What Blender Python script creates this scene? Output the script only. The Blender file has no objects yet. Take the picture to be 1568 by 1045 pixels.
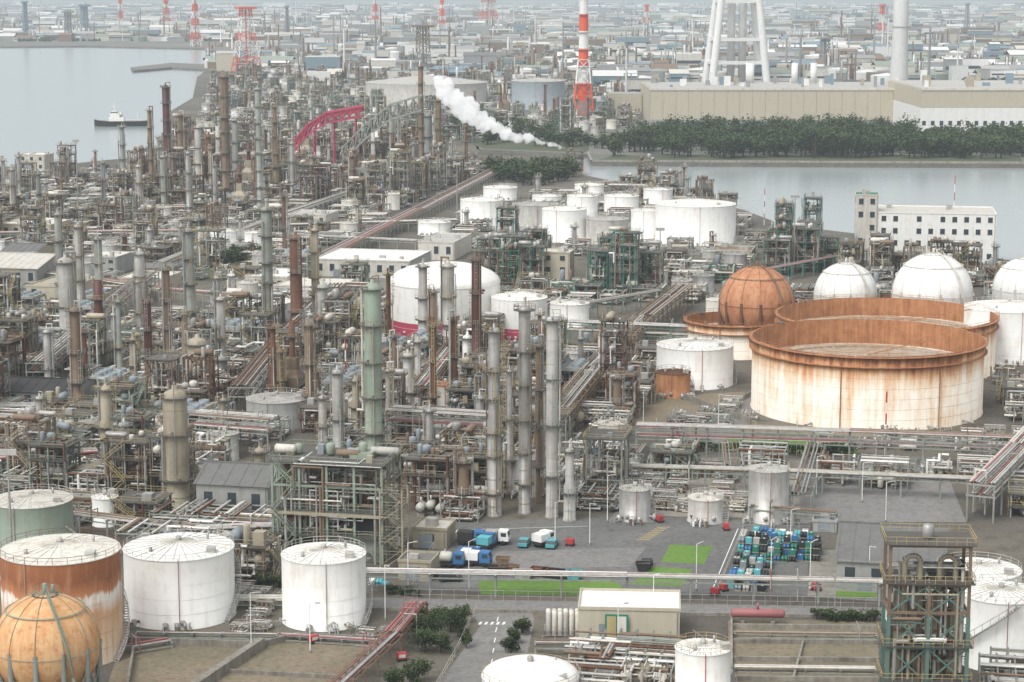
import bpy, math, random
from mathutils import Vector, noise
R=random.Random(11)
# ------------------------------------------------------------------ survey / camera model
H=100.0;F=3200.0;CX=784.0;CY=522.5;YH=-20.0
P=math.atan((CY-YH)/F);sp=math.sin(P);cp=math.cos(P)
def G(x,y,z=0.0):
    a=(x-CX)/F;b=(CY-y)/F
    t=(z-H)/(-sp+b*cp)
    return (a*t,(cp+b*sp)*t)
def Hg(Y,yt):
    t=(CY-yt)/F
    return H+Y*(t*cp-sp)/(cp+t*sp)
def mpp(Y,z=0): return (Y*cp+(H-z)*sp)/F
A0=math.radians(-12)
U=(math.cos(A0),math.sin(A0));V=(-math.sin(A0),math.cos(A0))
sc=bpy.context.scene
# ------------------------------------------------------------------ materials
MATS={}
def newmat(name):
    m=bpy.data.materials.new(name);m.use_nodes=True
    nt=m.node_tree;b=nt.nodes['Principled BSDF'];MATS[name]=m
    return m,nt,b
def coords(nt,scale,rand=True,kind='Object'):
    tc=nt.nodes.new('ShaderNodeTexCoord');mp=nt.nodes.new('ShaderNodeMapping')
    mp.inputs['Scale'].default_value=scale
    nt.links.new(tc.outputs[kind],mp.inputs['Vector'])
    if rand:
        oi=nt.nodes.new('ShaderNodeObjectInfo');mu=nt.nodes.new('ShaderNodeMath');mu.operation='MULTIPLY'
        mu.inputs[1].default_value=70
        nt.links.new(oi.outputs['Random'],mu.inputs[0]);nt.links.new(mu.outputs[0],mp.inputs['Location'])
    return mp
def tex(nt,mp,scale,detail=4,rough=.6):
    n=nt.nodes.new('ShaderNodeTexNoise');n.inputs['Scale'].default_value=scale
    n.inputs['Detail'].default_value=detail;n.inputs['Roughness'].default_value=rough
    nt.links.new(mp.outputs[0],n.inputs['Vector']);return n
def ramp(nt,src,p0,p1,c0=(0,0,0,1),c1=(1,1,1,1)):
    r=nt.nodes.new('ShaderNodeValToRGB');r.color_ramp.elements[0].position=p0;r.color_ramp.elements[1].position=p1
    r.color_ramp.elements[0].color=c0;r.color_ramp.elements[1].color=c1
    nt.links.new(src,r.inputs[0]);return r
def mix(nt,fac,a,b,mode='MIX'):
    m=nt.nodes.new('ShaderNodeMix');m.data_type='RGBA';m.blend_type=mode
    if isinstance(fac,(int,float)): m.inputs[0].default_value=fac
    else: nt.links.new(fac,m.inputs[0])
    for i,v in ((6,a),(7,b)):
        if isinstance(v,tuple): m.inputs[i].default_value=(v[0],v[1],v[2],1)
        else: nt.links.new(v,m.inputs[i])
    return m.outputs[2]
def paint(name,c,dirt=(.12,.08,.05),amt=.5,rough=.6,metal=0,lo=.45,hi=.75,var=.18):
    m,nt,b=newmat(name)
    st=tex(nt,coords(nt,(1,1,.09)),1.1,4);bl=tex(nt,coords(nt,(1,1,1)),.35,5,.7)
    a=nt.nodes.new('ShaderNodeMath');a.operation='ADD';nt.links.new(st.outputs[0],a.inputs[0]);nt.links.new(bl.outputs[0],a.inputs[1])
    h=nt.nodes.new('ShaderNodeMath');h.operation='MULTIPLY';h.inputs[1].default_value=.5;nt.links.new(a.outputs[0],h.inputs[0])
    r=ramp(nt,h.outputs[0],lo,hi,(0,0,0,1),(amt,amt,amt,1))
    col=mix(nt,r.outputs[0],c,dirt)
    oi=nt.nodes.new('ShaderNodeObjectInfo');mr=nt.nodes.new('ShaderNodeMapRange')
    mr.inputs[3].default_value=1-var;mr.inputs[4].default_value=1+var*.35
    nt.links.new(oi.outputs['Random'],mr.inputs[0])
    hs=nt.nodes.new('ShaderNodeHueSaturation');nt.links.new(col,hs.inputs['Color']);nt.links.new(mr.outputs[0],hs.inputs['Value'])
    nt.links.new(hs.outputs[0],b.inputs['Base Color'])
    b.inputs['Roughness'].default_value=rough;b.inputs['Metallic'].default_value=metal
    return m
paint('silver',(.42,.42,.405),(.16,.11,.07),.7,.45,.3,lo=.42,hi=.7)
paint('lightgrey',(.46,.455,.425),(.17,.12,.08),.65,lo=.42,hi=.7)
paint('white',(.77,.77,.74),(.42,.31,.2),.45,.5,lo=.49,hi=.72,var=.06)
paint('offwhite',(.6,.58,.52),(.25,.17,.1),.6)
paint('beige',(.37,.33,.24),(.15,.09,.05),.65)
paint('conc',(.3,.28,.24),(.1,.09,.075),.8,.9,lo=.4,hi=.65)
paint('teal',(.1,.2,.17),(.13,.08,.05),.5)
paint('palegreen',(.25,.31,.245),(.17,.12,.07),.65)
paint('green',(.02,.19,.13),(.05,.07,.05),.4)
paint('tealgrey',(.285,.32,.29),(.15,.105,.07),.7,lo=.42,hi=.7)
paint('bluegrey',(.24,.28,.3),(.1,.09,.07),.5)
paint('rust',(.15,.07,.038),(.055,.028,.018),.8,.85)
paint('rustgrey',(.21,.15,.1),(.1,.05,.028),.8,.8)
paint('orange_rust',(.46,.22,.1),(.24,.09,.035),.85,.85,lo=.38,hi=.62)
paint('maroon',(.1,.032,.026),(.04,.02,.015),.6)
paint('dark',(.03,.03,.03),(.06,.05,.04),.6,.8)
paint('grating',(.095,.09,.08),(.07,.05,.035),.6,.8)
paint('red',(.42,.04,.045),(.2,.08,.05),.4)
paint('pinkred',(.36,.13,.13),(.2,.1,.08),.5)
paint('crimson',(.42,.05,.1),(.25,.07,.08),.4)
paint('redorange',(.66,.09,.03),(.3,.1,.06),.3)
paint('yellow',(.42,.34,.16),(.15,.1,.06),.6)
paint('blue',(.04,.16,.36),(.06,.06,.06),.3)
paint('cyan',(.1,.42,.46),(.1,.1,.1),.3)
paint('black',(.018,.018,.02),(.05,.05,.05),.4)
paint('roofgrey',(.16,.16,.155),(.09,.08,.07),.7,.85)
paint('wallbeige',(.46,.42,.325),(.32,.27,.2),.5,.8,lo=.46,hi=.75,var=.05)
paint('wallgrey',(.34,.345,.325),(.14,.12,.1),.6,.8)
paint('farwhite',(.7,.7,.68),(.42,.38,.33),.45)
paint('fargrey',(.28,.285,.285),(.15,.13,.11),.5)
paint('farblue',(.17,.25,.3),(.15,.15,.13),.5)
paint('farroof',(.4,.39,.36),(.22,.18,.14),.6)
paint('bark',(.05,.038,.028),(.03,.022,.015),.6,.9)
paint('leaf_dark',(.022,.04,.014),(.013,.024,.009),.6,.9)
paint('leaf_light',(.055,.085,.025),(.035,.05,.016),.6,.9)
paint('glass',(.05,.065,.075),(.03,.03,.03),.3,.15)
paint('tyre',(.02,.02,.02),(.05,.04,.03),.5,.9)
def rusty_tank(name,top=.62,base=(.68,.64,.56),bias=0.0):
    m,nt,b=newmat(name)
    tc=nt.nodes.new('ShaderNodeTexCoord');sx=nt.nodes.new('ShaderNodeSeparateXYZ');nt.links.new(tc.outputs['Generated'],sx.inputs[0])
    mr=nt.nodes.new('ShaderNodeMapRange');mr.interpolation_type='SMOOTHSTEP'
    mr.inputs[1].default_value=top-.35;mr.inputs[2].default_value=1.0;mr.inputs[3].default_value=bias;mr.inputs[4].default_value=.62+bias
    nt.links.new(sx.outputs[2],mr.inputs[0])
    st=tex(nt,coords(nt,(1,1,.07)),.55,6,.7);bl=tex(nt,coords(nt,(1,1,.6)),.12,6,.7)
    r1=ramp(nt,st.outputs[0],.36,.68);r2=ramp(nt,bl.outputs[0],.4,.66)
    a=nt.nodes.new('ShaderNodeMath');a.operation='MULTIPLY_ADD';a.inputs[1].default_value=.42
    nt.links.new(r1.outputs[0],a.inputs[0]);nt.links.new(mr.outputs[0],a.inputs[2])
    a2=nt.nodes.new('ShaderNodeMath');a2.operation='MULTIPLY_ADD';a2.inputs[1].default_value=.25
    nt.links.new(r2.outputs[0],a2.inputs[0]);nt.links.new(a.outputs[0],a2.inputs[2])
    cr=nt.nodes.new('ShaderNodeValToRGB');e=cr.color_ramp.elements
    e[0].position=.3;e[0].color=(*base,1);e[1].position=1.0;e[1].color=(.2,.075,.03,1)
    for p,c in ((.5,(.6,.47,.34,1)),(.7,(.5,.29,.15,1)),(.87,(.38,.16,.065,1))):
        n=e.new(p);n.color=c
    nt.links.new(a2.outputs[0],cr.inputs[0]);nt.links.new(cr.outputs[0],b.inputs['Base Color']);b.inputs['Roughness'].default_value=.75
rusty_tank('tank_rusted',.8,bias=.09)
# banded rusty tank: rust cap, white belt, streaked skirt
m,nt,b=newmat('tank_rust_heavy')
tc=nt.nodes.new('ShaderNodeTexCoord');sx=nt.nodes.new('ShaderNodeSeparateXYZ');nt.links.new(tc.outputs['Generated'],sx.inputs[0])
st=tex(nt,coords(nt,(1,1,.09)),.6,6,.7)
ad=nt.nodes.new('ShaderNodeMath');ad.operation='MULTIPLY_ADD';ad.inputs[1].default_value=.22
nt.links.new(st.outputs[0],ad.inputs[0]);nt.links.new(sx.outputs[2],ad.inputs[2])
cr=nt.nodes.new('ShaderNodeValToRGB');e=cr.color_ramp.elements;e[0].position=0;e[0].color=(.62,.56,.47,1);e[1].position=1;e[1].color=(.32,.12,.045,1)
for p,c in ((.3,(.55,.4,.26,1)),(.55,(.5,.3,.16,1)),(.66,(.68,.64,.57,1)),(.71,(.66,.62,.55,1)),(.74,(.42,.17,.07,1)),(.85,(.24,.085,.035,1))):
    n=e.new(p);n.color=c
fl=tex(nt,coords(nt,(1,1,.12)),.9,7,.75)
nt.links.new(ad.outputs[0],cr.inputs[0])
nt.links.new(mix(nt,ramp(nt,fl.outputs[0],.5,.66).outputs[0],cr.outputs[0],(.4,.2,.1)),b.inputs['Base Color']);b.inputs['Roughness'].default_value=.8
def rust_sphere(name,base,a0,a1):
    m,nt,b=newmat(name)
    st=tex(nt,coords(nt,(1,1,.18)),.5,7,.75);fl=tex(nt,coords(nt,(1,1,1)),.9,7,.8)
    c1=mix(nt,ramp(nt,st.outputs[0],.38,.62).outputs[0],base,a0)
    c2=mix(nt,ramp(nt,fl.outputs[0],.5,.7).outputs[0],c1,a1)
    nt.links.new(c2,b.inputs['Base Color']);b.inputs['Roughness'].default_value=.75
rust_sphere('sphere_rust_pale',(.64,.42,.22),(.54,.26,.1),(.4,.15,.05))
rust_sphere('sphere_rust',(.38,.15,.065),(.5,.26,.14),(.25,.085,.035))
def ground_mat(name,c1,c2,c3,s=.012,rough=.95):
    m,nt,b=newmat(name)
    mp=coords(nt,(1,1,1),False)
    n1=tex(nt,mp,s,8,.65);n2=tex(nt,mp,s*14,6,.7);n3=tex(nt,mp,1.2,4,.7)
    c=mix(nt,ramp(nt,n1.outputs[0],.42,.6).outputs[0],c1,c2)
    c=mix(nt,ramp(nt,n2.outputs[0],.5,.72).outputs[0],c,c3)
    c=mix(nt,.4,c,mix(nt,1.0,c,ramp(nt,n3.outputs[0],.3,.7,(.4,.4,.4,1),(1.4,1.4,1.4,1)).outputs[0],'MULTIPLY'))
    nt.links.new(c,b.inputs['Base Color']);b.inputs['Roughness'].default_value=rough
ground_mat('ground',(.095,.085,.07),(.14,.125,.095),(.05,.047,.038))
ground_mat('farland',(.16,.155,.14),(.1,.11,.08),(.22,.21,.19),.004)
ground_mat('asphalt',(.12,.12,.115),(.155,.152,.143),(.07,.07,.066),.045)
ground_mat('road',(.18,.175,.165),(.21,.2,.19),(.12,.118,.11),.03)
ground_mat('dirt',(.22,.175,.12),(.16,.14,.09),(.09,.095,.055),.05)
ground_mat('concslab',(.28,.26,.22),(.23,.215,.185),(.14,.13,.11),.04)
ground_mat('grass',(.11,.22,.03),(.085,.17,.025),(.15,.19,.05),.05)
ground_mat('seawall',(.17,.16,.14),(.13,.12,.105),(.09,.09,.075),.02)
ground_mat('duskgrass',(.06,.08,.035),(.09,.09,.05),(.045,.055,.03),.03)
ground_mat('hill',(.05,.08,.05),(.06,.09,.06),(.04,.06,.04),.001)
ground_mat('floatroof',(.42,.37,.3),(.33,.24,.16),(.5,.48,.44),.05)
m,nt,b=newmat('water')
b.inputs['Base Color'].default_value=(.28,.32,.32,1);b.inputs['Roughness'].default_value=.18
mp=coords(nt,(1,.5,1),False);n=tex(nt,mp,.15,5,.6);bp=nt.nodes.new('ShaderNodeBump');bp.inputs['Strength'].default_value=.14;bp.inputs['Distance'].default_value=.5
nt.links.new(n.outputs[0],bp.inputs['Height']);nt.links.new(bp.outputs[0],b.inputs['Normal'])
# ------------------------------------------------------------------ mesh builder
TAB={n:[(math.cos(2*math.pi*k/n),math.sin(2*math.pi*k/n)) for k in range(n)] for n in range(3,101)}
class M:
    def __init__(s): s.v=[];s.f=[];s.m=[];s.s=[]
    def lathe(s,o,ax,prof,mat,n=12,smooth=True,tw=0):
        ox,oy,oz=o
        a=Vector(ax).normalized()
        if abs(a.z)>.999: e1=Vector((1,0,0));e2=Vector((0,1,0))
        else:
            e1=a.cross(Vector((0,0,1))).normalized();e2=e1.cross(a)
        if tw: e1,e2=e1*math.cos(tw)+e2*math.sin(tw),e2*math.cos(tw)-e1*math.sin(tw)
        b=len(s.v);T=TAB[n];V_=s.v
        for r,h in prof:
            cx=ox+a.x*h;cy=oy+a.y*h;cz=oz+a.z*h
            for c,t in T:
                c*=r;t*=r
                V_.append((cx+e1.x*c+e2.x*t,cy+e1.y*c+e2.y*t,cz+e1.z*c+e2.z*t))
        k=len(prof)
        for i in range(k-1):
            for j in range(n):
                j2=(j+1)%n
                s.f.append((b+i*n+j,b+i*n+j2,b+(i+1)*n+j2,b+(i+1)*n+j))
        q=(k-1)*n;s.m+=[mat]*q;s.s+=[smooth]*q
    def tube(s,p,q,r,mat,n=6,r2=None,smooth=True,tw=0,cap=False):
        d=(q[0]-p[0],q[1]-p[1],q[2]-p[2]);L=math.sqrt(d[0]**2+d[1]**2+d[2]**2)
        if L<1e-4: return
        r2=r if r2 is None else r2
        pr=[(r,0),(r2,L)]
        if cap: pr=[(.001,0)]+pr+[(.001,L)]
        s.lathe(p,d,pr,mat,n,smooth,tw)
    def bar(s,p,q,w,mat): s.tube(p,q,w*.7071,mat,4,smooth=False,tw=math.pi/4)
    def pipe(s,pts,r,mat,n=6):
        for i in range(len(pts)-1):
            p=Vector(pts[i]);q=Vector(pts[i+1]);d=(q-p)
            if d.length<.01: continue
            d.normalize();s.tube(tuple(p-d*r*.7),tuple(q+d*r*.7),r,mat,n)
    def box(s,x0,y0,z0,x1,y1,z1,mat):
        b=len(s.v)
        s.v+=[(x0,y0,z0),(x1,y0,z0),(x1,y1,z0),(x0,y1,z0),(x0,y0,z1),(x1,y0,z1),(x1,y1,z1),(x0,y1,z1)]
        s.f+=[(b,b+3,b+2,b+1),(b+4,b+5,b+6,b+7),(b,b+1,b+5,b+4),(b+1,b+2,b+6,b+5),(b+2,b+3,b+7,b+6),(b+3,b,b+4,b+7)]
        s.m+=[mat]*6;s.s+=[False]*6
    def face(s,pts,mat):
        b=len(s.v);s.v+=[tuple(p) for p in pts];s.f.append(tuple(range(b,b+len(pts))));s.m.append(mat);s.s.append(False)
    def vdrum(s,x,y,z0,z1,r,mat,n=14):
        d=r*.5;s.lathe((x,y,0),(0,0,1),[(.001,z0),(r*.7,z0+d*.25),(r,z0+d),(r,z1-d),(r*.8,z1-d*.4),(r*.45,z1-d*.1),(.001,z1)],mat,n)
    def hdrum(s,p,q,r,mat,n=12):
        p=Vector(p);q=Vector(q);L=(q-p).length;d=r*.5
        s.lathe(tuple(p),tuple(q-p),[(.001,-d),(r*.7,-d*.6),(r,0),(r,L),(r*.7,L+d*.6),(.001,L+d)],mat,n)
    def ringdeck(s,x,y,z,r0,r1,mat,rail='yellow',n=12,posts=True):
        s.lathe((x,y,0),(0,0,1),[(r0,z),(r1,z),(r1,z+.14),(r0,z+.14)],mat,n,False)
        s.lathe((x,y,0),(0,0,1),[(r1,z+1.05),(r1,z+1.12)],rail,n,False)
        s.lathe((x,y,0),(0,0,1),[(r1,z+.55),(r1,z+.59)],rail,n,False)
        if posts:
            for c,t in TAB[n]: s.bar((x+c*r1,y+t*r1,z),(x+c*r1,y+t*r1,z+1.1),.06,rail)
    def rail(s,pts,z,mat,h=1.1,step=2.2,w=.07):
        for i in range(len(pts)-1):
            (x0,y0),(x1,y1)=pts[i],pts[i+1];L=math.hypot(x1-x0,y1-y0)
            if L<.1: continue
            s.bar((x0,y0,z+h),(x1,y1,z+h),w,mat);s.bar((x0,y0,z+h*.5),(x1,y1,z+h*.5),w*.8,mat)
            k=max(1,int(L/step))
            for j in range(k+1):
                t=j/k;s.bar((x0+(x1-x0)*t,y0+(y1-y0)*t,z),(x0+(x1-x0)*t,y0+(y1-y0)*t,z+h),w,mat)
    def stairs(s,x,y,w,z0,z1,mat,ax='x'):
        n=max(2,int((z1-z0)/.35))
        def pt(t,o,z): return (x+w*t,y+o,z) if ax=='x' else (x+o,y+w*t,z)
        for o in (-.45,.45):
            s.bar(pt(0,o,z0),pt(1,o,z1),.12,mat);s.bar(pt(0,o,z0+1),pt(1,o,z1+1),.07,mat)
        for i in range(n):
            t=(i+.5)/n;z=z0+(z1-z0)*t;s.bar(pt(t,-.45,z),pt(t,.45,z),.14,mat)
    def mesh(s,name):
        me=bpy.data.meshes.new(name);me.from_pydata(s.v,[],s.f)
        names=sorted(set(s.m));ix={n:i for i,n in enumerate(names)}
        for n in names: me.materials.append(MATS[n])
        me.polygons.foreach_set('material_index',[ix[a] for a in s.m])
        me.polygons.foreach_set('use_smooth',s.s);me.update();return me
    def obj(s,name,loc=(0,0,0),rot=0): return inst(s.mesh(name),name,loc,rot)
def inst(me,name,loc,rot=0,scl=None):
    o=bpy.data.objects.new(name,me);sc.collection.objects.link(o);o.location=loc;o.rotation_euler=(0,0,rot)
    if scl: o.scale=scl
    return o
OCC=[]
def occ(x,y,r): OCC.append((x,y,r))
def free(x,y,r): return all((x-a)**2+(y-b)**2>(r+c)**2 for a,b,c in OCC)
# ------------------------------------------------------------------ object kits
PIPEC=['silver','silver','lightgrey','lightgrey','offwhite','rustgrey','rust','white','tealgrey','beige','rustgrey']
def rndpipe(m,rng,w,d,h,r=None,mat=None,k=None):
    r=r or rng.choice((.07,.1,.14,.18,.25,.32));mat=mat or rng.choice(PIPEC)
    p=[rng.uniform(-w/2,w/2),rng.uniform(-d/2,d/2),rng.uniform(.5,h)]
    pts=[tuple(p)];last=-1
    for _ in range(k or rng.randint(2,5)):
        a=rng.choice([i for i in (0,1,2) if i!=last]);last=a
        lim=((-w/2,w/2),(-d/2,d/2),(.4,h))[a];p[a]=rng.uniform(*lim);pts.append(tuple(p))
    m.pipe(pts,r,mat,6)
def mk_frame(rng,w,d,h,nl,steel,rail='yellow',equip=1.0,bw=.3,pipes=16):
    m=M();nx=max(1,round(w/4.5));ny=max(1,round(d/4.5))
    xs=[-w/2+w*i/nx for i in range(nx+1)];ys=[-d/2+d*i/ny for i in range(ny+1)]
    zs=[h*(k+1)/nl+rng.uniform(-.5,.5) for k in range(nl)];zs[-1]=h
    for i,x in enumerate(xs):
        for j,y in enumerate(ys): m.bar((x,y,0),(x,y,h+.02),bw,steel)
    for k,z in enumerate(zs):
        for y in ys: m.bar((xs[0],y,z),(xs[-1],y,z),bw*.85,steel)
        for x in xs: m.bar((x,ys[0],z-.02),(x,ys[-1],z-.02),bw*.8,steel)
        if rng.random()<.85:
            x0,x1=xs[0]-.5,xs[-1]+.5;y0,y1=ys[0]-.5,ys[-1]+.5
            if nx>1 and rng.random()<.4: x1=xs[-2]
            m.box(x0,y0,z+.16,x1,y1,z+.24,'grating')
            m.rail([(x0,y0),(x1,y0),(x1,y1),(x0,y1),(x0,y0)],z+.24,rail)
    z0=0
    for z in zs:
        if rng.random()<.6:
            i=rng.randrange(nx);y=rng.choice((ys[0],ys[-1]));m.bar((xs[i],y,z0),(xs[i+1],y,z),bw*.5,steel)
            m.bar((xs[i+1],y,z0),(xs[i],y,z),bw*.5,steel)
        if rng.random()<.5:
            j=rng.randrange(ny);x=rng.choice((xs[0],xs[-1]));m.bar((x,ys[j],z0),(x,ys[j+1],z),bw*.5,steel)
        z0=z
    lv=[0]+zs
    for z in lv:
        for _ in range(int(rng.uniform(1,3.4)*equip)):
            r=rng.uniform(.4,1.0);c=rng.choice(('silver','lightgrey','offwhite','beige','rustgrey','rustgrey','bluegrey'))
            x=rng.uniform(-w/2+r,w/2-r);y=rng.uniform(-d/2+r,d/2-r);t=rng.random()
            if t<.45:
                L=rng.uniform(2,min(w*.8,5));m.hdrum((x-L/2,y,z+r+.5),(x+L/2,y,z+r+.5),r,c)
                m.box(x-L/3,y-r*.6,z+.25,x-L/3+.25,y+r*.6,z+r,'conc');m.box(x+L/3,y-r*.6,z+.25,x+L/3+.25,y+r*.6,z+r,'conc')
            elif t<.8: m.vdrum(x,y,z+.3,z+rng.uniform(1.6,3.6),r,c,12)
            else: m.box(x-r,y-r,z+.26,x+r,y+r,z+rng.uniform(1,2.2),rng.choice(('wallgrey','bluegrey','beige')))
    for _ in range(pipes): rndpipe(m,rng,w+1.2,d+1.2,h+.5)
    for _ in range(5):
        x=rng.uniform(-w/2,w/2);y=rng.choice((-d/2-.5,d/2+.5));m.pipe([(x,y,.2),(x,y,h*rng.uniform(.6,1.1))],rng.choice((.12,.18,.26)),rng.choice(PIPEC))
    z0=0;f=1
    for z in zs:
        xx=-w/2+.5 if f>0 else -w/2+.5+min(4,w-1);m.stairs(xx,-d/2-1.1,f*min(4,w-1),z0,z,rail);z0=z+.1;f=-f
    return m
def mk_column(rng,h,r,body,rail=None,nplat=None,n=16,steel='grating',top='pipe',side=1.0):
    rail=rail or rng.choice(('yellow','tealgrey','lightgrey','beige'))
    m=M();s=rng.random();z1=h*rng.uniform(.35,.6);r2=r*(rng.uniform(.72,.9) if s<.4 else 1.0)
    hb=h-r2*.6-.8
    prof=[(r*1.12,0),(r*1.12,.4),(r,.45),(r,z1),(r2,z1+r*.7)]
    prof+=[(r2,hb),(r2*.85,hb+r2*.35),(r2*.5,hb+r2*.52),(.25*r2,hb+r2*.6),(.2*r2,h),(.001,h)]
    m.lathe((0,0,0),(0,0,1),prof,body,n)
    z=2.0
    while z<hb:
        rr=r if z<z1 else r2
        m.lathe((0,0,0),(0,0,1),[(rr,z),(rr+.04,z+.02),(rr+.04,z+.12),(rr,z+.14)],body,n,False);z+=rng.uniform(4,7)
    k=nplat if nplat is not None else max(2,int(h/rng.uniform(6,8.5)))
    zs=[hb*(i+1)/k-rng.uniform(0,2) for i in range(k)];zs[-1]=hb-.2
    for i,z in enumerate(zs):
        rr=r if z<z1 else r2;m.ringdeck(0,0,z,rr+.03,rr+rng.uniform(.6,1.1),steel,rail,10)
        a=rng.uniform(0,6.28)
        if rng.random()<.7:
            c,t=math.cos(a),math.sin(a);m.tube((c*rr,t*rr,z+.8),(c*(rr+.9),t*(rr+.9),z+.8),.25,body,8,cap=True)
    zz=0
    for i,z in enumerate(zs):
        a=-1.2+.9*(i%2)+rng.uniform(-.3,.3);rr=r+.75;c,t=math.cos(a),math.sin(a)
        for o in (-.28,.28): m.bar((c*rr-t*o,t*rr+c*o,zz),(c*rr-t*o,t*rr+c*o,z+1.2),.08,rail)
        q=zz
        while q<z: m.bar((c*rr+t*.28,t*rr-c*.28,q),(c*rr-t*.28,t*rr+c*.28,q),.06,rail);q+=.8
        q=zz+2
        while q<z: m.lathe((c*(rr+.35),t*(rr+.35),q),(0,0,1),[(.38,0),(.38,.07)],rail,6,False);q+=1.8
        zz=z
    for i in range(int(rng.choice((2,3,4))*side)):
        a=rng.uniform(0,6.28);pr=rng.choice((.1,.14,.2,.28));rr=r+pr+.25;c,t=math.cos(a),math.sin(a)
        zt=h+.6 if i==0 else rng.uniform(.4,.95)*h
        pm=rng.choice((body,'silver','lightgrey','offwhite','rustgrey'))
        st=(0,0,h-.3) if i==0 else (c*r*.8,t*r*.8,zt)
        pts=[st,(st[0],st[1],zt),(c*rr,t*rr,zt),(c*rr,t*rr,rng.uniform(1,h*.3)),(c*(rr+1.2),t*(rr+1.2),1.0)]
        pts[-1]=(pts[-1][0],pts[-1][1],pts[-2][2]);m.pipe(pts,pr,pm,8)
    return m
def mk_tank(rng,r,h,wall='white',roof='white',n=56,band=None,stair=True,rail='offwhite',domed=.12,stairmat='silver',ribs=24,a0=-.3):
    m=M()
    if band: m.lathe((0,0,0),(0,0,1),[(r,0),(r,h*.28)],band,n);m.lathe((0,0,0),(0,0,1),[(r,h*.28),(r,h)],wall,n)
    else: m.lathe((0,0,0),(0,0,1),[(r+.15,0),(r+.15,.1),(r,.12),(r,h)],wall,n)
    rh=r*domed
    pr=[(r,h),(r+.1,h),(r+.1,h+.12)]+[(r*math.cos(t*math.pi/2/6),h+.12+rh*math.sin(t*math.pi/2/6)) for t in range(1,6)]+[(.001,h+.12+rh)] if domed>.2 else [(r,h),(r+.1,h),(r+.1,h+.12),(r*.5,h+.12+rh*.5),(.001,h+.12+rh)]
    m.lathe((0,0,0),(0,0,1),pr,roof,n,domed>.2)
    z=2.4
    while z<h-.5: m.lathe((0,0,0),(0,0,1),[(r+.001,z),(r+.02,z+.02),(r+.001,z+.06)],wall,n,False);z+=2.4
    if domed<=.2:
        for k in range(ribs):
            a=2*math.pi*k/ribs;c,t=math.cos(a),math.sin(a);m.bar((c*r,t*r,h+.16),(c*.6,t*.6,h+.16+rh*.96),.1,'offwhite' if roof=='white' else roof)
        for q in (.35,.68): m.lathe((0,0,h+.14+rh*(1-q)),(0,0,1),[(r*q,0),(r*q+.15,.07),(r*q+.3,-.03)],roof,n,False)
    k=max(16,int(r*3));
    m.lathe((0,0,h),(0,0,1),[(r,1.05),(r,1.12)],rail,min(k,60),False);m.lathe((0,0,h),(0,0,1),[(r,.55),(r,.6)],rail,min(k,60),False)
    for i in range(min(k,60)):
        c,t=TAB[min(k,60)][i];m.bar((c*r,t*r,h),(c*r,t*r,h+1.1),.06,rail)
    m.vdrum(0,0,h+rh-.1,h+rh+.9,.45,'lightgrey',8);m.tube((r*.5,.3*r,h+rh*.3),(r*.5,.3*r,h+rh*.5+1.1),.2,'silver',8,cap=True)
    m.tube((-r*.45,-.5*r,h+rh*.3),(-r*.45,-.5*r,h+rh*.3+.9),.3,'silver',8,cap=True)
    m.box(r*.55,-r*.55,h,r*.55+1.4,-r*.55+1.4,h+.9+rh*.2,'lightgrey')
    if stair:
        a=a0;da=h*1.25/(r+.6);N=int(h/.3)
        for i in range(N):
            t=i/N;b=a+da*t;c,q=math.cos(b),math.sin(b);z=h*t
            m.bar((c*(r+.1),q*(r+.1),z),(c*(r+1),q*(r+1),z),.2,stairmat)
            if i%3==0: m.bar((c*(r+1),q*(r+1),z),(c*(r+1),q*(r+1),z+1.1),.06,stairmat)
        K=14;pp=[]
        for i in range(K+1):
            t=i/K;b=a+da*t;pp.append((math.cos(b)*(r+1),math.sin(b)*(r+1),h*t))
        for i in range(K):
            p,q=pp[i],pp[i+1];m.bar(p,q,.14,stairmat);m.bar((p[0],p[1],p[2]+1.1),(q[0],q[1],q[2]+1.1),.08,stairmat)
    for i in range(7):
        a=rng.uniform(-2.7,-.5);c,t=math.cos(a),math.sin(a);pr=rng.choice((.1,.16,.24))
        m.pipe([(c*r,t*r,.9),(c*(r+2),t*(r+2),.9),(c*(r+2),t*(r+2),.2)],pr,rng.choice(('silver','white','lightgrey','rustgrey')),8)
        m.lathe((c*(r+1),t*(r+1),.5),(0,0,1),[(pr*1.8,0),(pr*1.8,.9),(.02,.91)],'silver',8)
    a=rng.uniform(-2,-1.2);c,t=math.cos(a)*(r+.15),math.sin(a)*(r+.15)
    m.pipe([(c,t,.3),(c,t,h+.4)],.06,rng.choice(('red','silver','pinkred')),5)
    a=rng.uniform(-2.2,-1);c,t=math.cos(a),math.sin(a)
    m.lathe((c*(r-.2),t*(r-.2),1.2),(c,t,0),[(.45,0),(.45,.45),(.001,.46)],'lightgrey',10)
    return m
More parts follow.
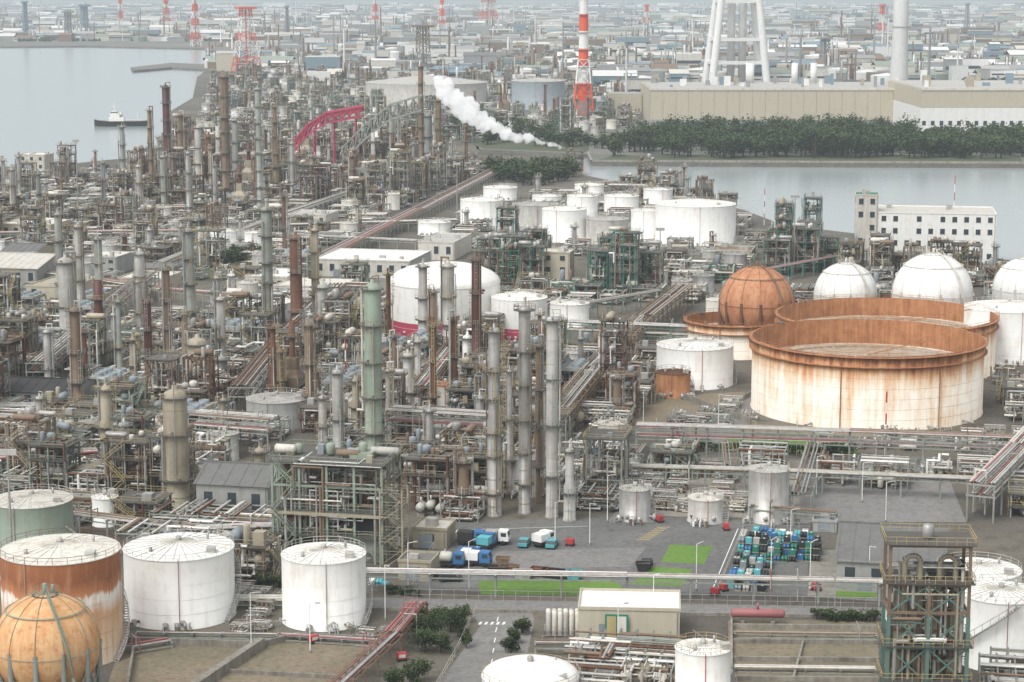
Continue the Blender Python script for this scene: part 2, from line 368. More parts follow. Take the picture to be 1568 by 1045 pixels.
def mk_floattank(r,h,wall,n=72):
    m=M();zr=h*.62
    m.lathe((0,0,0),(0,0,1),[(r+.2,0),(r+.2,.12),(r,.14),(r,h),(r-.12,h),(r-.12,zr)],wall,n)
    m.lathe((0,0,0),(0,0,1),[(r-.12,zr),(r-2.2,zr+.02),(r-2.2,zr+.5),(r-4.5,zr+.5),(r-4.5,zr),(r*.3,zr+.1),(.001,zr+.1)],'floatroof',n,False)
    for z in (h-.35,h-2.6): m.lathe((0,0,0),(0,0,1),[(r+.01,z-.25),(r+.75,z-.05),(r+.75,z+.12),(r+.01,z+.12)],'orange_rust',n,False)
    m.lathe((0,0,0),(0,0,1),[(r-.13,zr+.4),(r-.14,h-.05)],'orange_rust',n)
    k=60
    for z in (1.0,.5): m.lathe((0,0,h-.2),(0,0,1),[(r+.72,z),(r+.72,z+.08)],'orange_rust',k,False)
    for c,t in TAB[k]:
        m.bar((c*(r+.72),t*(r+.72),h-.3),(c*(r+.72),t*(r+.72),h+.85),.07,'orange_rust')
        m.bar((c*(r+.7),t*(r+.7),h-.5),(c*r,t*r,h-1.6),.07,'orange_rust')
    z=2.4
    while z<h-3: m.lathe((0,0,0),(0,0,1),[(r+.001,z),(r+.025,z+.03),(r+.001,z+.07)],wall,n,False);z+=2.4
    m.stairs(r*.05,r*.3,r*.85,zr+.6,h,'orange_rust')
    for a in (-1.95,-1.1):
        c,t=math.cos(a)*(r+.2),math.sin(a)*(r+.2);m.pipe([(c,t,.3),(c,t,h-.3)],.12,'orange_rust',6)
    m.box(-r*.7,r*.75,h-.2,-r*.7+2,r*.75+2,h+.05,'grating')
    a=2.2;da=h*1.3/(r+.6);N=40
    for i in range(N):
        t=i/N;b=a+da*t;c,q=math.cos(b),math.sin(b);m.bar((c*(r+.1),q*(r+.1),h*t),(c*(r+1),q*(r+1),h*t),.25,'rust')
    for a in (-2.2,-1.7,-1.2,-.8): 
        c,t=math.cos(a),math.sin(a);m.pipe([(c*r,t*r,.8),(c*(r+3),t*(r+3),.8)],.25,'silver',8)
    return m
def mk_sphere(r,zc,mat,leg,rng,deck='silver'):
    m=M();pr=[(max(.001,r*math.sin(math.pi*i/20)),-r*math.cos(math.pi*i/20)) for i in range(21)]
    m.lathe((0,0,zc),(0,0,1),pr,mat,40)
    for k in range(12):
        c,t=TAB[12][k];x,y=c*r*.97,t*r*.97
        m.tube((x,y,0),(x,y,zc+r*.1),r*.04+.1,leg,8)
        c2,t2=TAB[12][(k+1)%12];m.bar((x,y,.4),(c2*r*.97,t2*r*.97,zc*.75),.14,leg);m.bar((x,y,zc*.75),(c2*r*.97,t2*r*.97,.4),.14,leg)
        pts=[(c*r*1.012*math.cos(e),t*r*1.012*math.cos(e),zc+r*1.012*math.sin(e)) for e in [i*math.pi/2/8 for i in range(9)]]
        for i in range(8): m.tube(pts[i],pts[i+1],.045,leg if k%2 else deck,4)
    m.lathe((0,0,zc),(0,0,1),[(r*1.01,0),(r*1.02,.05),(r*1.01,.1)],leg,40,False)
    m.ringdeck(0,0,zc+r*.96,.3,r*.25,'grating',deck,12)
    m.lathe((0,0,zc),(0,0,1),[(r*.72,r*.715),(r*.735,r*.73),(r*.75,r*.715)],deck,32,False)
    m.vdrum(0,0,zc+r*.95,zc+r+1.5,.35,deck,8);m.vdrum(1,.4,zc+r*.95,zc+r+1.2,.25,deck,8)
    pr=None
    for i in range(26):
        e=-.35+i/25*(math.pi/2+.15);a=-.9-.35*i/25;rr=r*1.05+.3
        p=(math.cos(a)*math.cos(e)*rr,math.sin(a)*math.cos(e)*rr,zc+rr*math.sin(e))
        if pr:
            m.bar(pr,p,.22,deck);m.bar((pr[0],pr[1],pr[2]+1),(p[0],p[1],p[2]+1),.07,deck);m.bar(p,(p[0],p[1],p[2]+1),.06,deck)
        pr=p
    e=-.35;rr=r*1.05+.3;p=(math.cos(-.9)*math.cos(e)*rr,math.sin(-.9)*math.cos(e)*rr,zc+rr*math.sin(e))
    m.bar(p,(p[0]+2,p[1]-2,0),.3,deck)
    return m
def mk_exch(rng,w,d):
    m=M();k=rng.randint(2,4)
    for i in range(k):
        y=-d/2+d*(i+.5)/k;r=rng.uniform(.4,.85);c=rng.choice(('silver','lightgrey','offwhite','silver','beige','tealgrey','rustgrey'))
        L=w*rng.uniform(.5,.8);z=r+rng.uniform(.7,1.5);st=rng.random()<.5
        for zz in ([z,z+2*r+.6] if st else [z]):
            m.hdrum((-L/2,y,zz),(L/2,y,zz),r,c,14)
            m.tube((L*.45,y,zz+r*.8),(L*.45,y,zz+r+1.4),.18,c,8);m.tube((-L*.4,y,zz+r*.8),(-L*.4,y,zz+r+1),.15,c,8)
            for q in (-.3,.3): m.lathe((L*q,y,zz),(1,0,0),[(r,0),(r+.09,.02),(r+.09,.2),(r,.22)],c,12,False)
        for q in (-.3,.3): m.box(L*q-.2,y-r*.7,0,L*q+.2,y+r*.7,z-r*.6,'conc')
    for _ in range(22): rndpipe(m,rng,w,d,5.5)
    return m
def mk_mess(rng,w,d,h=5,n=46):
    m=M()
    for _ in range(n): rndpipe(m,rng,w,d,rng.uniform(1.2,h))
    for i in range(5):
        x=-w/2+w*i/4;
        if rng.random()<.6:
            m.bar((x,-d/2,0),(x,-d/2,h),.25,'tealgrey');m.bar((x,d/2,0),(x,d/2,h),.25,'tealgrey');m.bar((x,-d/2,h*.9),(x,d/2,h*.9),.22,'tealgrey')
    for _ in range(7):
        y=rng.uniform(-d/2,d/2);z=h*.9+.25;m.tube((-w/2,y,z),(w/2,y,z),rng.choice((.1,.16,.24)),rng.choice(PIPEC),6)
    for _ in range(rng.randint(2,5)):
        x=rng.uniform(-w/2,w/2-1);y=rng.uniform(-d/2,d/2-1);t=rng.random()
        if t<.5: m.vdrum(x,y,.2,rng.uniform(1.5,3.6),rng.uniform(.4,.8),rng.choice(('offwhite','silver','beige','lightgrey')),12)
        else:
            m.box(x,y,0,x+1.6,y+1,.3,'conc');m.hdrum((x+.2,y+.5,.8),(x+1.2,y+.5,.8),.35,rng.choice(('blue','green','bluegrey','silver')),8)
    for _ in range(3):
        x=rng.uniform(-w/2,w/2);y=rng.uniform(-d/2,d/2);m.bar((x,y,0),(x,y,1.6),.08,'red')
        m.hdrum((x-.2,y,.6),(x+.2,y,.6),.16,'red',8)
    return m
def mk_aircool(rng,w,d,h,steel='tealgrey'):
    m=M()
    for x in (-w/2,0,w/2):
        for y in (-d/2,d/2): m.bar((x,y,0),(x,y,h),.3,steel)
        m.bar((x,-d/2,h*.6),(x,d/2,h*.6),.25,steel)
    for y in (-d/2,d/2): m.bar((-w/2,y,h*.6),(w/2,y,h*.6),.25,steel);m.bar((-w/2,y,h),(w/2,y,h),.25,steel)
    k=max(2,int(w/3));c=rng.choice(('lightgrey','silver','wallgrey'))
    for i in range(k):
        x=-w/2+w*(i+.5)/k
        m.box(x-w/k*.46,-d/2,h+.2,x+w/k*.46,d/2,h+1.0,c)
        for y in (-d/4,d/4):
            m.lathe((x,y,h+1.0),(0,0,1),[(w/k*.42,0),(w/k*.36,.5),(w/k*.36,.9),(w/k*.33,.9),(w/k*.33,.3),(.001,.3)],'bluegrey',14)
    m.rail([(-w/2,-d/2-.8),(w/2,-d/2-.8)],h+.2,'yellow')
    for i in range(9):
        y=-d/2+d*(i+.5)/9;m.tube((-w/2,y,h*.6+.35),(w/2,y,h*.6+.35),rng.choice((.15,.22,.3)),rng.choice(PIPEC))
    for _ in range(14): rndpipe(m,rng,w,d,h)
    return m
def mk_heater(rng,w,d,h,hs,body='rustgrey'):
    m=M()
    m.box(-w/2,-d/2,1.5,w/2,d/2,h,body)
    for i in range(5):
        x=-w/2+w*i/4
        for y in (-d/2-.1,d/2+.1): m.bar((x,y,0),(x,y,h+.1),.28,'tealgrey')
    for z in (h*.35,h*.7): 
        m.box(-w/2-.9,-d/2-.9,z,w/2+.9,-d/2-.15,z+.1,'grating');m.rail([(-w/2-.9,-d/2-.9),(w/2+.9,-d/2-.9)],z+.1,'yellow')
    b=[(-w/2,-d/2),(w/2,-d/2),(w/2,d/2),(-w/2,d/2)];t=[(x*.4,y*.6) for x,y in b]
    for i in range(4): m.face([(b[i][0],b[i][1],h),(b[(i+1)%4][0],b[(i+1)%4][1],h),(t[(i+1)%4][0],t[(i+1)%4][1],h+2.2),(t[i][0],t[i][1],h+2.2)],body)
    m.box(-w*.2,-d*.3,h+2.2,w*.2,d*.3,h+6,body)
    r=rng.uniform(.8,1.2);m.lathe((0,0,0),(0,0,1),[(r*1.2,h+6),(r,h+8),(r,hs),(r*.9,hs),(r*.9,hs-1)],rng.choice(('rust','silver','maroon','lightgrey')),16)
    m.ringdeck(0,0,hs*.8,r,r+1,'grating')
    for _ in range(10): rndpipe(m,rng,w+2,d+2,h*.8)
    return m
def mk_lattice(h,wb,wt,n,mats,t=.5,deck=None):
    m=M()
    def c(z,k):
        w=(wb+(wt-wb)*(z/h)**.8)/2;return ((-w,w,w,-w)[k],(-w,-w,w,w)[k],z)
    for i in range(n):
        z0=h*i/n;z1=h*(i+1)/n;mt=mats[i*len(mats)//n]
        for k in range(4):
            m.bar(c(z0,k),c(z1,k),t,mt);m.bar(c(z0,k),c(z1,(k+1)%4),t*.55,mt);m.bar(c(z0,(k+1)%4),c(z1,k),t*.55,mt);m.bar(c(z1,k),c(z1,(k+1)%4),t*.6,mt)
    return m
def mk_building(w,d,h,wall,roof,fl=0,gable=0,win=True,parapet=True,doors=True,rng=R,units=3):
    m=M();m.box(-w/2,0,0,w/2,d,h,wall)
    if gable:
        o=.5
        m.face([(-w/2-o,-o,h-.15),(w/2+o,-o,h-.15),(w/2+o,d/2,h+gable),(-w/2-o,d/2,h+gable)],roof)
        m.face([(w/2+o,d+o,h-.15),(-w/2-o,d+o,h-.15),(-w/2-o,d/2,h+gable),(w/2+o,d/2,h+gable)],roof)
        for x in (-w/2-.01,w/2+.01): m.face([(x,0,h),(x,d,h),(x,d/2,h+gable-.1)],wall)
        m.bar((-w/2-o,d/2,h+gable+.05),(w/2+o,d/2,h+gable+.05),.4,roof)
        k=int(w/2.5)
        for i in range(k+1):
            x=-w/2+w*i/k;m.bar((x,-o,h-.1),(x,d/2,h+gable+.03),.08,roof)
    else:
        if parapet:
            m.box(-w/2-.15,-.15,h+.003,w/2+.15,.1,h+.5,wall);m.box(-w/2-.15,d-.1,h+.003,w/2+.15,d+.15,h+.5,wall)
            m.box(-w/2-.15,.1,h+.003,-w/2+.1,d-.1,h+.5,wall);m.box(w/2-.1,.1,h+.003,w/2+.15,d-.1,h+.5,wall)
        m.box(-w/2+.11,.11,h+.01,w/2-.11,d-.11,h+.12,roof)
        for _ in range(units):
            x=rng.uniform(-w/2+1,w/2-3);y=rng.uniform(1,max(1.2,d-3));m.box(x,y,h+.13,x+rng.uniform(1,2.5),y+rng.uniform(1,2),h+rng.uniform(.8,1.8),'lightgrey')
    if win and fl:
        fh=h/fl
        for f in range(fl):
            k=max(1,int(w/4))
            for i in range(k):
                x=-w/2+w*(i+.5)/k
                if rng.random()<.85:
                    m.box(x-.85,-.05,f*fh+fh*.35,x+.85,.02,f*fh+fh*.78,'glass');m.box(x-1,-.1,f*fh+fh*.35-.12,x+1,-.003,f*fh+fh*.35-.02,'lightgrey')
            k=max(1,int(d/5))
            for i in range(k):
                y=d*(i+.5)/k;m.box(-w/2-.05,y-.8,f*fh+fh*.35,-w/2+.02,y+.8,f*fh+fh*.78,'glass')
    if doors:
        m.box(-w*.3,-.06,.02,-w*.3+2.4,.03,2.6,'bluegrey')
        m.pipe([(w/2-.4,-.15,.1),(w/2-.4,-.15,h-.2)],.08,'silver',5)
    return m
def rack(pts,w=5,h=5,lev=1,n=8,steel='tealgrey',name='pipe_rack',cols=None,step=7,rng=R,keep=True):
    m=M();ox,oy=pts[0]
    cols=cols or ['silver','lightgrey','silver','offwhite','silver','rustgrey','pinkred','rustgrey']
    for i in range(len(pts)-1):
        (x0,y0),(x1,y1)=pts[i],pts[i+1];L=math.hypot(x1-x0,y1-y0);dx,dy=(x1-x0)/L,(y1-y0)/L;nx,ny=-dy,dx
        x0-=ox;y0-=oy
        k=max(1,int(L/step))
        def q(s,o,z): return (x0+dx*s+nx*o,y0+dy*s+ny*o,z)
        for j in range(k+1):
            s=L*j/k
            for o in (-w/2,w/2): m.bar(q(s,o,0),q(s,o,h+(lev-1)*2.2+.1),.3,steel)
            for l in range(lev): m.bar(q(s,-w/2-.3,h+l*2.2),q(s,w/2+.3,h+l*2.2),.28,steel)
            if keep: occ(x0+ox+dx*s,y0+oy+dy*s,w*.35)
        for l in range(lev):
            z=h+l*2.2
            for o in (-w/2,w/2): m.bar(q(0,o,z-.5),q(L,o,z-.5),.2,steel)
            for c in range(n):
                o=-w/2+w*(c+.5)/n+rng.uniform(-.1,.1);r=rng.choice((.08,.12,.17,.22,.27))*min(1,w/n/.55)
                mt=rng.choice(cols)
                m.tube(q(0,o,z+.15+r),q(L,o,z+.15+r),r,mt,6)
                if rng.random()<.3:
                    sx=rng.uniform(.1,.9)*L;so=o+rng.choice((-2,2));m.pipe([q(sx,o,z+.15+r),q(sx,o,z+1.6),q(sx,so,z+1.6),q(sx,so,.3)],r*.7,mt,5)
    return m.obj(name,(ox,oy,0))
def add_tree(m,x,y,z,h,r,rng,nl,leaf,clumps=7):
    m.tube((x,y,z),(x+rng.uniform(-.3,.3),y,z+h*.6),h*.035+.05,'bark',6,r2=h*.015)
    for i in range(clumps):
        a=rng.uniform(0,6.28);q=rng.uniform(.15,.75)*r;cz=z+h*rng.uniform(.32,.85);c=(x+math.cos(a)*q,y+math.sin(a)*q,cz)
        if i<4: m.tube((x,y,z+h*.35),c,h*.012+.03,'bark',4,r2=.02)
        R0=r*rng.uniform(.35,.55);lt=rng.random()
        for _ in range(nl//clumps):
            d=Vector((rng.gauss(0,1),rng.gauss(0,1),rng.gauss(0,.8)));d.normalize();d*=R0*rng.uniform(.45,1.05)
            p=Vector(c)+d;s=leaf*rng.uniform(.6,1.2)
            t1=Vector((rng.uniform(-1,1),rng.uniform(-1,1),rng.uniform(-.6,.6))).normalized()*s
            t2=Vector((rng.uniform(-1,1),rng.uniform(-1,1),rng.uniform(-.6,.6))).normalized()*s
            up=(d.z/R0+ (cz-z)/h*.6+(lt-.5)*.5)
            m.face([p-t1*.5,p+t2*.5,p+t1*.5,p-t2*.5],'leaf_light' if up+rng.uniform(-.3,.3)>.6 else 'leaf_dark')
# ------------------------------------------------------------------ land & water
def sheet(name,px,z,mat,thick=None,nm=None):
    m=M();pp=[(*G(x,y,0),) for x,y in px]
    m.face([(a,b,z) for a,b in pp],mat)
    if thick:
        for i in range(len(pp)):
            a,b=pp[i],pp[(i+1)%len(pp)];m.face([(a[0],a[1],z),(b[0],b[1],z),(b[0],b[1],z-thick),(a[0],a[1],z-thick)],'seawall')
    o=m.obj(name);return o
m=M();m.face([(-30000,-2000,-2.2),(30000,-2000,-2.2),(30000,40000,-2.2),(-30000,40000,-2.2)],'water');m.obj('sea_water')
near=[(-700,262),(0,256),(100,252),(165,245),(235,240),(262,170),(295,150),(302,118),(330,98),(372,82),(420,74),
      (600,100),(700,150),(720,200),(730,228)]
canal_low=[(735,232),(885,241),(893,268),(1000,290),(1140,322),(1200,345),(1330,360),(1540,398),(2600,440)]
pp=[G(x,y) for x,y in near+canal_low]
land=[(-4000,-300)]+[pp[0]]+pp[1:]+[(4000,-300)]
m=M()
m.face([(a,b,0) for a,b in reversed(land)],'ground')
for i in range(len(land)-1):
    a,b=land[i],land[i+1];m.face([(a[0],a[1],0),(b[0],b[1],0),(b[0],b[1],-4),(a[0],a[1],-4)],'seawall')
m.obj('ground')
far=[(735,229),(900,236),(906,249),(1330,251),(2600,256)]
fp=[G(x,y) for x,y in far]
tl=[G(420,74.5),G(372,79),G(300,74),G(100,70),G(-900,70)]
inner=[G(600,99.5),G(700,149),G(721,200)]
poly=[tl[4],tl[3],tl[2],tl[1],tl[0]]+inner+fp+[(4000,G(0,256)[1]),(30000,2000),(30000,38000),(-30000,38000),(-30000,G(0,70)[1])]
m=M();m.face([(a,b,-.004) for a,b in poly],'farland')
for i in range(len(poly)-1):
    a,b=poly[i],poly[i+1];m.face([(a[0],a[1],-.004),(b[0],b[1],-.004),(b[0],b[1],-4),(a[0],a[1],-4)],'seawall')
m.obj('ground')
for px in ([(200,104),(262,97),(330,100),(330,108),(262,104),(204,109)],[(0,69),(130,67),(320,72),(320,75),(130,71),(0,72)]):
    sheet('breakwater',px,.5,'seawall',4)
m=M()
for i in range(len(fp)-2):
    p,q=fp[i+1],fp[i+2];m.bar((p[0],p[1]+1,.8),(q[0],q[1]+1,.8),1.2,'conc')
m.obj('canal_seawall')
m=M();N=120;rows=6
for j in range(rows):
    for i in range(N+1):
        x=-9000+18000*i/N;y=15000+j*700;e=[0,.5,.85,1,.9,0][j]
        m.v.append((x,y,e*(190+170*noise.noise(Vector((x/2600,y/5000,3)))+60*noise.noise(Vector((x/600,y/1500,9))))))
for j in range(rows-1):
    for i in range(N):
        b=j*(N+1)+i;m.f.append((b,b+1,b+N+2,b+N+1));m.m.append('hill');m.s.append(True)
m.obj('hills')
def patch(name,px,mat,lv=1): return sheet(name,px,.004*lv,mat)
patch('courtyard_pavement',[(630,905),(690,800),(960,790),(1240,800),(1235,915)],'asphalt')
patch('concrete_yard',[(1236,914),(1242,842),(1420,842),(1400,925)],'concslab')
patch('lawn',[(732,890),(935,888),(955,899),(925,912),(736,910)],'grass',2)
patch('lawn',[(1026,834),(1092,837),(1078,864),(1012,861)],'grass',2)
patch('lawn',[(1000,868),(1060,872),(1044,898),(965,895)],'grass',2)
patch('pavement_patch',[(760,845),(990,838),(965,868),(745,872)],'road',2)
patch('lawn',[(1050,668),(1320,676),(1310,694),(1045,688)],'grass',3)
patch('lawn',[(1280,905),(1345,908),(1340,915),(1280,914)],'grass',3)
patch('road',[(640,1090),(790,1090),(818,950),(815,938),(722,938),(735,960)],'road',1)
patch('road',[(560,915),(1600,935),(1600,948),(560,932)],'road',2)
patch('road',[(930,800),(1000,800),(1060,720),(1240,560),(1215,560),(1010,690)],'road',4)
patch('road',[(1225,700),(1440,700),(1480,800),(1225,800)],'road',5)
patch('tank_bund_floor',[(190,975),(600,985),(480,1090),(150,1090)],'dirt',1)
patch('tank_bund_floor',[(1115,950),(1345,950),(1345,1100),(1115,1100)],'dirt',3)
patch('tank_bund_floor',[(960,610),(1140,600),(1160,650),(1600,665),(1600,690),(950,662)],'dirt',2)
patch('road',[(-60,655),(160,660),(140,690),(-60,690)],'road',1)
patch('road',[(395,520),(640,395),(780,270),(800,272),(680,398),(440,525)],'road',1)
patch('road',[(-60,405),(260,400),(420,372),(425,378),(260,410),(-60,416)],'road',3)
patch('lawn',[(290,405),(430,395),(400,432),(300,430)],'duskgrass',2)
patch('lawn',[(60,432),(260,425),(250,440),(60,450)],'duskgrass',2)
patch('seaside_lawn',[(940,238),(1560,238),(1568,250),(908,248)],'duskgrass',1)
patch('seaside_lawn',[(700,212),(905,215),(900,234),(740,228)],'duskgrass',1)
patch('concrete_yard',[(1000,680),(960,790),(1225,795),(1225,700)],'concslab',6)
patch('tank_farm_floor',[(690,345),(860,290),(1140,330),(1150,392),(700,385)],'concslab',1)
m=M()
for i in range(7):
    y=945+i*16;a=G(763-(i*2.2),y);b=G(762-(i*2.2)-1,y+7)
    m.face([(a[0]-.08,a[1],.012),(a[0]+.08,a[1],.012),(b[0]+.08,b[1],.012),(b[0]-.08,b[1],.012)],'white')
for i in range(5):
    a=G(735+i*9,955);m.face([(a[0]-.3,a[1]-.6,.013),(a[0]+.1,a[1]-.6,.013),(a[0]+.4,a[1]+.8,.013),(a[0]+.0,a[1]+.8,.013)],'white')
for p,q in (((652,890),(700,812)),((1090,905),(1130,810)),((700,812),(900,806)),((700,878),(960,878))):
    a,b=G(*p),G(*q);d=Vector((b[0]-a[0],b[1]-a[1],0)).normalized()*.08;n_=Vector((-d.y,d.x,0))
    m.face([(a[0]-n_.x,a[1]-n_.y,.026),(b[0]-n_.x,b[1]-n_.y,.026),(b[0]+n_.x,b[1]+n_.y,.026),(a[0]+n_.x,a[1]+n_.y,.026)],'white')
m.obj('road_markings')
m=M();a=G(985,828);b=G(1020,806)
for i in range(8):
    t=i/8;x=a[0]+(b[0]-a[0])*t;y=a[1]+(b[1]-a[1])*t;m.face([(x-1.2,y,.03),(x+1.2,y+.3,.03),(x+1.2,y+.9,.03),(x-1.2,y+.6,.03)],'yellow')
m.obj('yard_hatching')
def bund(px,h=1.2,t=.35,mat='conc',name='bund_wall'):
    m=M();pp=[G(*p) for p in px];ox,oy=pp[0]
    for i in range(len(pp)-1):
        (x0,y0),(x1,y1)=pp[i],pp[i+1];L=math.hypot(x1-x0,y1-y0);nx,ny=-(y1-y0)/L*t/2,(x1-x0)/L*t/2
        c=[(x0+nx-ox,y0+ny-oy),(x0-nx-ox,y0-ny-oy),(x1-nx-ox,y1-ny-oy),(x1+nx-ox,y1+ny-oy)]
        hh=h+i*.003
        m.face([(a,b,hh) for a,b in c],mat)
        for k in range(4):
            a,b=c[k],c[(k+1)%4];m.face([(a[0],a[1],0),(b[0],b[1],0),(b[0],b[1],hh),(a[0],a[1],hh)],mat)
    m.obj(name,(ox,oy,0))
bund([(-50,1000),(205,1000),(190,1090)]);bund([(190,985),(400,992),(455,978),(570,984),(600,978)],1.0);bund([(400,992),(300,1060),(240,1095)],1.6,1.2);bund([(600,978),(480,1090)],1.2)
for y in (962,985,1012,1042): bund([(1120,y),(1345,y+2)],.7,.35)
bund([(1120,950),(1120,1090)],.9);bund([(1230,985),(1215,1042)],.6);bund([(340,1030),(520,1040)],.6)
bund([(960,612),(1010,598),(1150,650)],1.5);bund([(955,663),(1600,690)],1.5);bund([(1090,640),(1160,600)],1.2)
bund([(640,905),(560,905),(370,890)],1.0);bund([(700,370),(1140,392)],1.5);bund([(590,540),(860,545)],1.2)
bund([(820,1000),(1010,1000)],.8);bund([(560,935),(1340,947)],.5,.3)
# ------------------------------------------------------------------ tanks
def cylpx(xl,xr,yt,yb):
    w=xr-xl;yc=yb-(w/2)*(yb+20)/3200;X,Y=G((xl+xr)/2,yc);r=w/2*mpp(Y);return X,Y,r,Hg(Y,yt)
def tank(xl,xr,yt,yb,wall='white',roof=None,name='storage_tank',**k):
    X,Y,r,h=cylpx(xl,xr,yt,yb);occ(X,Y,r+1.5);roof=roof or wall
    n=56 if Y<700 else 40
    mk_tank(R,r,h,wall,roof,n=n,**k).obj(name,(X,Y,0),R.uniform(-.2,.2));return X,Y,r,h
tank(193,360,838,966,a0=-.6);tank(433,561,848,968,a0=-.5)
tank(8,188,842,1030,'tank_rust_heavy','offwhite',rail='rust',stairmat='lightgrey',a0=-.4)
tank(1466,1592,908,1032,a0=2.8);tank(1432,1560,872,960)
tank(1033,1118,992,1078,rail='yellow');tank(738,886,1035,1125,rail='yellow',domed=.3)
tank(-10,113,765,858,'palegreen','offwhite');tank(948,996,748,801,'silver','lightgrey');tank(1053,1107,762,804,'lightgrey','offwhite')
tank(1145,1207,718,804,'silver','lightgrey');tank(915,958,648,698,'offwhite')
tank(1005,1122,528,598,ribs=28);tank(1004,1057,570,611,'orange_rust','rust',rail='rust');tank(1475,1610,470,560,'white')
tank(378,472,610,660,'wallgrey','lightgrey');tank(660,705,588,632,'offwhite','orange_rust')
for t in ((705,770,306,351,'white'),(784,852,313,358,'lightgrey'),(830,898,320,377,'white'),(897,962,335,380,'lightgrey'),(966,1010,322,366,'white'),
          (1003,1126,312,377,'white'),(868,915,300,335,'white'),(925,978,300,330,'white'),(322,366,353,384,'white'),(372,405,356,385,'white'),
          (740,792,287,308,'white'),(640,690,340,362,'white'),(815,860,300,318,'white'),(985,1030,290,318,'white'),(880,925,283,300,'white')):
    tank(*t,name='storage_tank')
tank(597,766,432,520,band='crimson',domed=.35);tank(752,838,455,522,band='crimson',domed=.2);tank(842,902,464,503);tank(358,448,462,512,band='crimson',domed=.12)
tank(560,745,126,166,'lightgrey');tank(783,865,124,169,'bluegrey','lightgrey');tank(1020,1090,130,150,'wallgrey')
for t in ((440,478,44,52),(520,560,46,54),(562,600,44,52),(700,740,92,101),(830,880,32,42),(600,640,96,106),(480,520,80,90),(940,985,105,118)): tank(*t,R.choice(('white','lightgrey')),stair=False)
def ftank(xl,xr,yt,yb,wall):
    X,Y,r,h=cylpx(xl,xr,yt,yb);occ(X,Y,r+2);mk_floattank(r,h,wall).obj('floating_roof_tank',(X,Y,0))
ftank(1151,1500,516,661,'tank_rusted');ftank(1190,1519,480,592,'tank_rusted');ftank(1050,1194,488,552,'tank_rusted')
def sph(x,yc,rpx,mat,leg,deck='offwhite',clr=1.25):
    yb=yc+rpx*clr
    X,Y=G(x,yb);r=rpx*mpp(Y,10);zc=Hg(Y,yc);occ(X,Y,r+1)
    mk_sphere(r,zc,mat,leg,R,deck).obj('spherical_gas_tank',(X,Y,0))
sph(76,988,82,'sphere_rust_pale','tealgrey','palegreen');sph(1157,464,57,'sphere_rust','rust','rustgrey')
sph(1293,450,48,'white','offwhite');sph(1425,449,61,'white','offwhite');sph(1566,443,48,'white','offwhite')
# ------------------------------------------------------------------ main columns
def col(x,yb,yt,w,body,rail=None,name='distillation_column',**k):
    X,Y=G(x,yb);h=Hg(Y,yt);r=max(.45,w/2*mpp(Y,h*.5)*.85);occ(X,Y,r+.8)
    mk_column(R,h,r,body,rail,**k).obj(name,(X,Y,0),R.uniform(-1.5,.5))
for c in ((573,705,428,32,'palegreen'),(757,790,495,26,'silver'),(803,786,462,22,'silver'),(845,792,478,22,'lightgrey'),(872,797,680,22,'lightgrey'),
 (518,700,560,20,'lightgrey'),(475,650,488,16,'rustgrey'),(412,545,312,20,'tealgrey'),(292,510,345,22,'tealgrey'),(104,520,390,28,'lightgrey'),
 (93,470,322,12,'tealgrey'),(124,495,340,15,'lightgrey'),(155,530,358,20,'tealgrey'),(217,520,380,18,'lightgrey'),(258,575,405,18,'rustgrey'),(229,610,455,14,'maroon'),
 (184,580,455,12,'tealgrey'),(455,520,355,22,'rust'),(484,515,345,14,'beige'),(496,520,430,22,'lightgrey'),(648,530,400,18,'lightgrey'),(687,530,398,22,'silver'),
 (730,585,388,18,'maroon'),(716,580,508,22,'white'),(625,640,535,20,'lightgrey'),(165,700,585,26,'beige'),(272,775,590,44,'beige'),(304,610,512,44,'beige'),
 (340,560,450,16,'lightgrey'),(532,520,455,12,'bluegrey'),(355,470,415,14,'white'),(213,560,505,14,'yellow'),(695,640,480,16,'rust'),(640,620,515,14,'lightgrey'),
 (545,660,575,16,'beige'),(495,690,600,18,'lightgrey'),(398,720,680,20,'beige'),(595,680,560,12,'silver'),(780,760,560,12,'silver'),(825,770,520,12,'rustgrey'),
 (192,720,640,20,'silver'),(340,590,540,20,'tealgrey'),(120,640,465,22,'rustgrey'),(130,600,500,14,'rust'),(665,560,440,12,'rustgrey'),(75,600,500,14,'silver'),(430,620,530,14,'rustgrey'),(20,560,470,14,'lightgrey')): col(*c)
for c in ((258,300,128,13,'maroon'),(190,310,190,11,'tealgrey'),(232,290,165,8,'rustgrey'),(347,315,112,14,'rustgrey'),(362,300,180,10,'tealgrey'),(398,330,132,10,'tealgrey'),
 (423,300,160,10,'rustgrey'),(278,290,172,10,'rustgrey'),(305,300,190,14,'lightgrey'),(320,270,205,10,'rust'),(645,262,98,9,'rustgrey'),(672,262,150,11,'rustgrey'),
 (633,250,190,8,'rust'),(600,250,168,9,'tealgrey'),(655,262,172,14,'tealgrey'),(612,255,180,8,'silver'),(620,262,200,8,'rust'),(252,320,235,12,'tealgrey'),(448,300,215,9,'silver'),
 (214,330,250,10,'silver'),(478,300,235,10,'rustgrey'),(290,340,230,9,'silver'),(372,270,240,8,'tealgrey'),(20,330,255,10,'silver'),(60,320,262,8,'tealgrey'),(540,300,235,9,'rustgrey'),
 (690,270,215,8,'tealgrey'),(330,330,250,8,'silver'),(160,330,245,8,'bluegrey'),(560,200,185,6,'silver'),(948,185,160,7,'rustgrey'),(1047,300,252,5,'rustgrey')): col(*c,name='refinery_column')
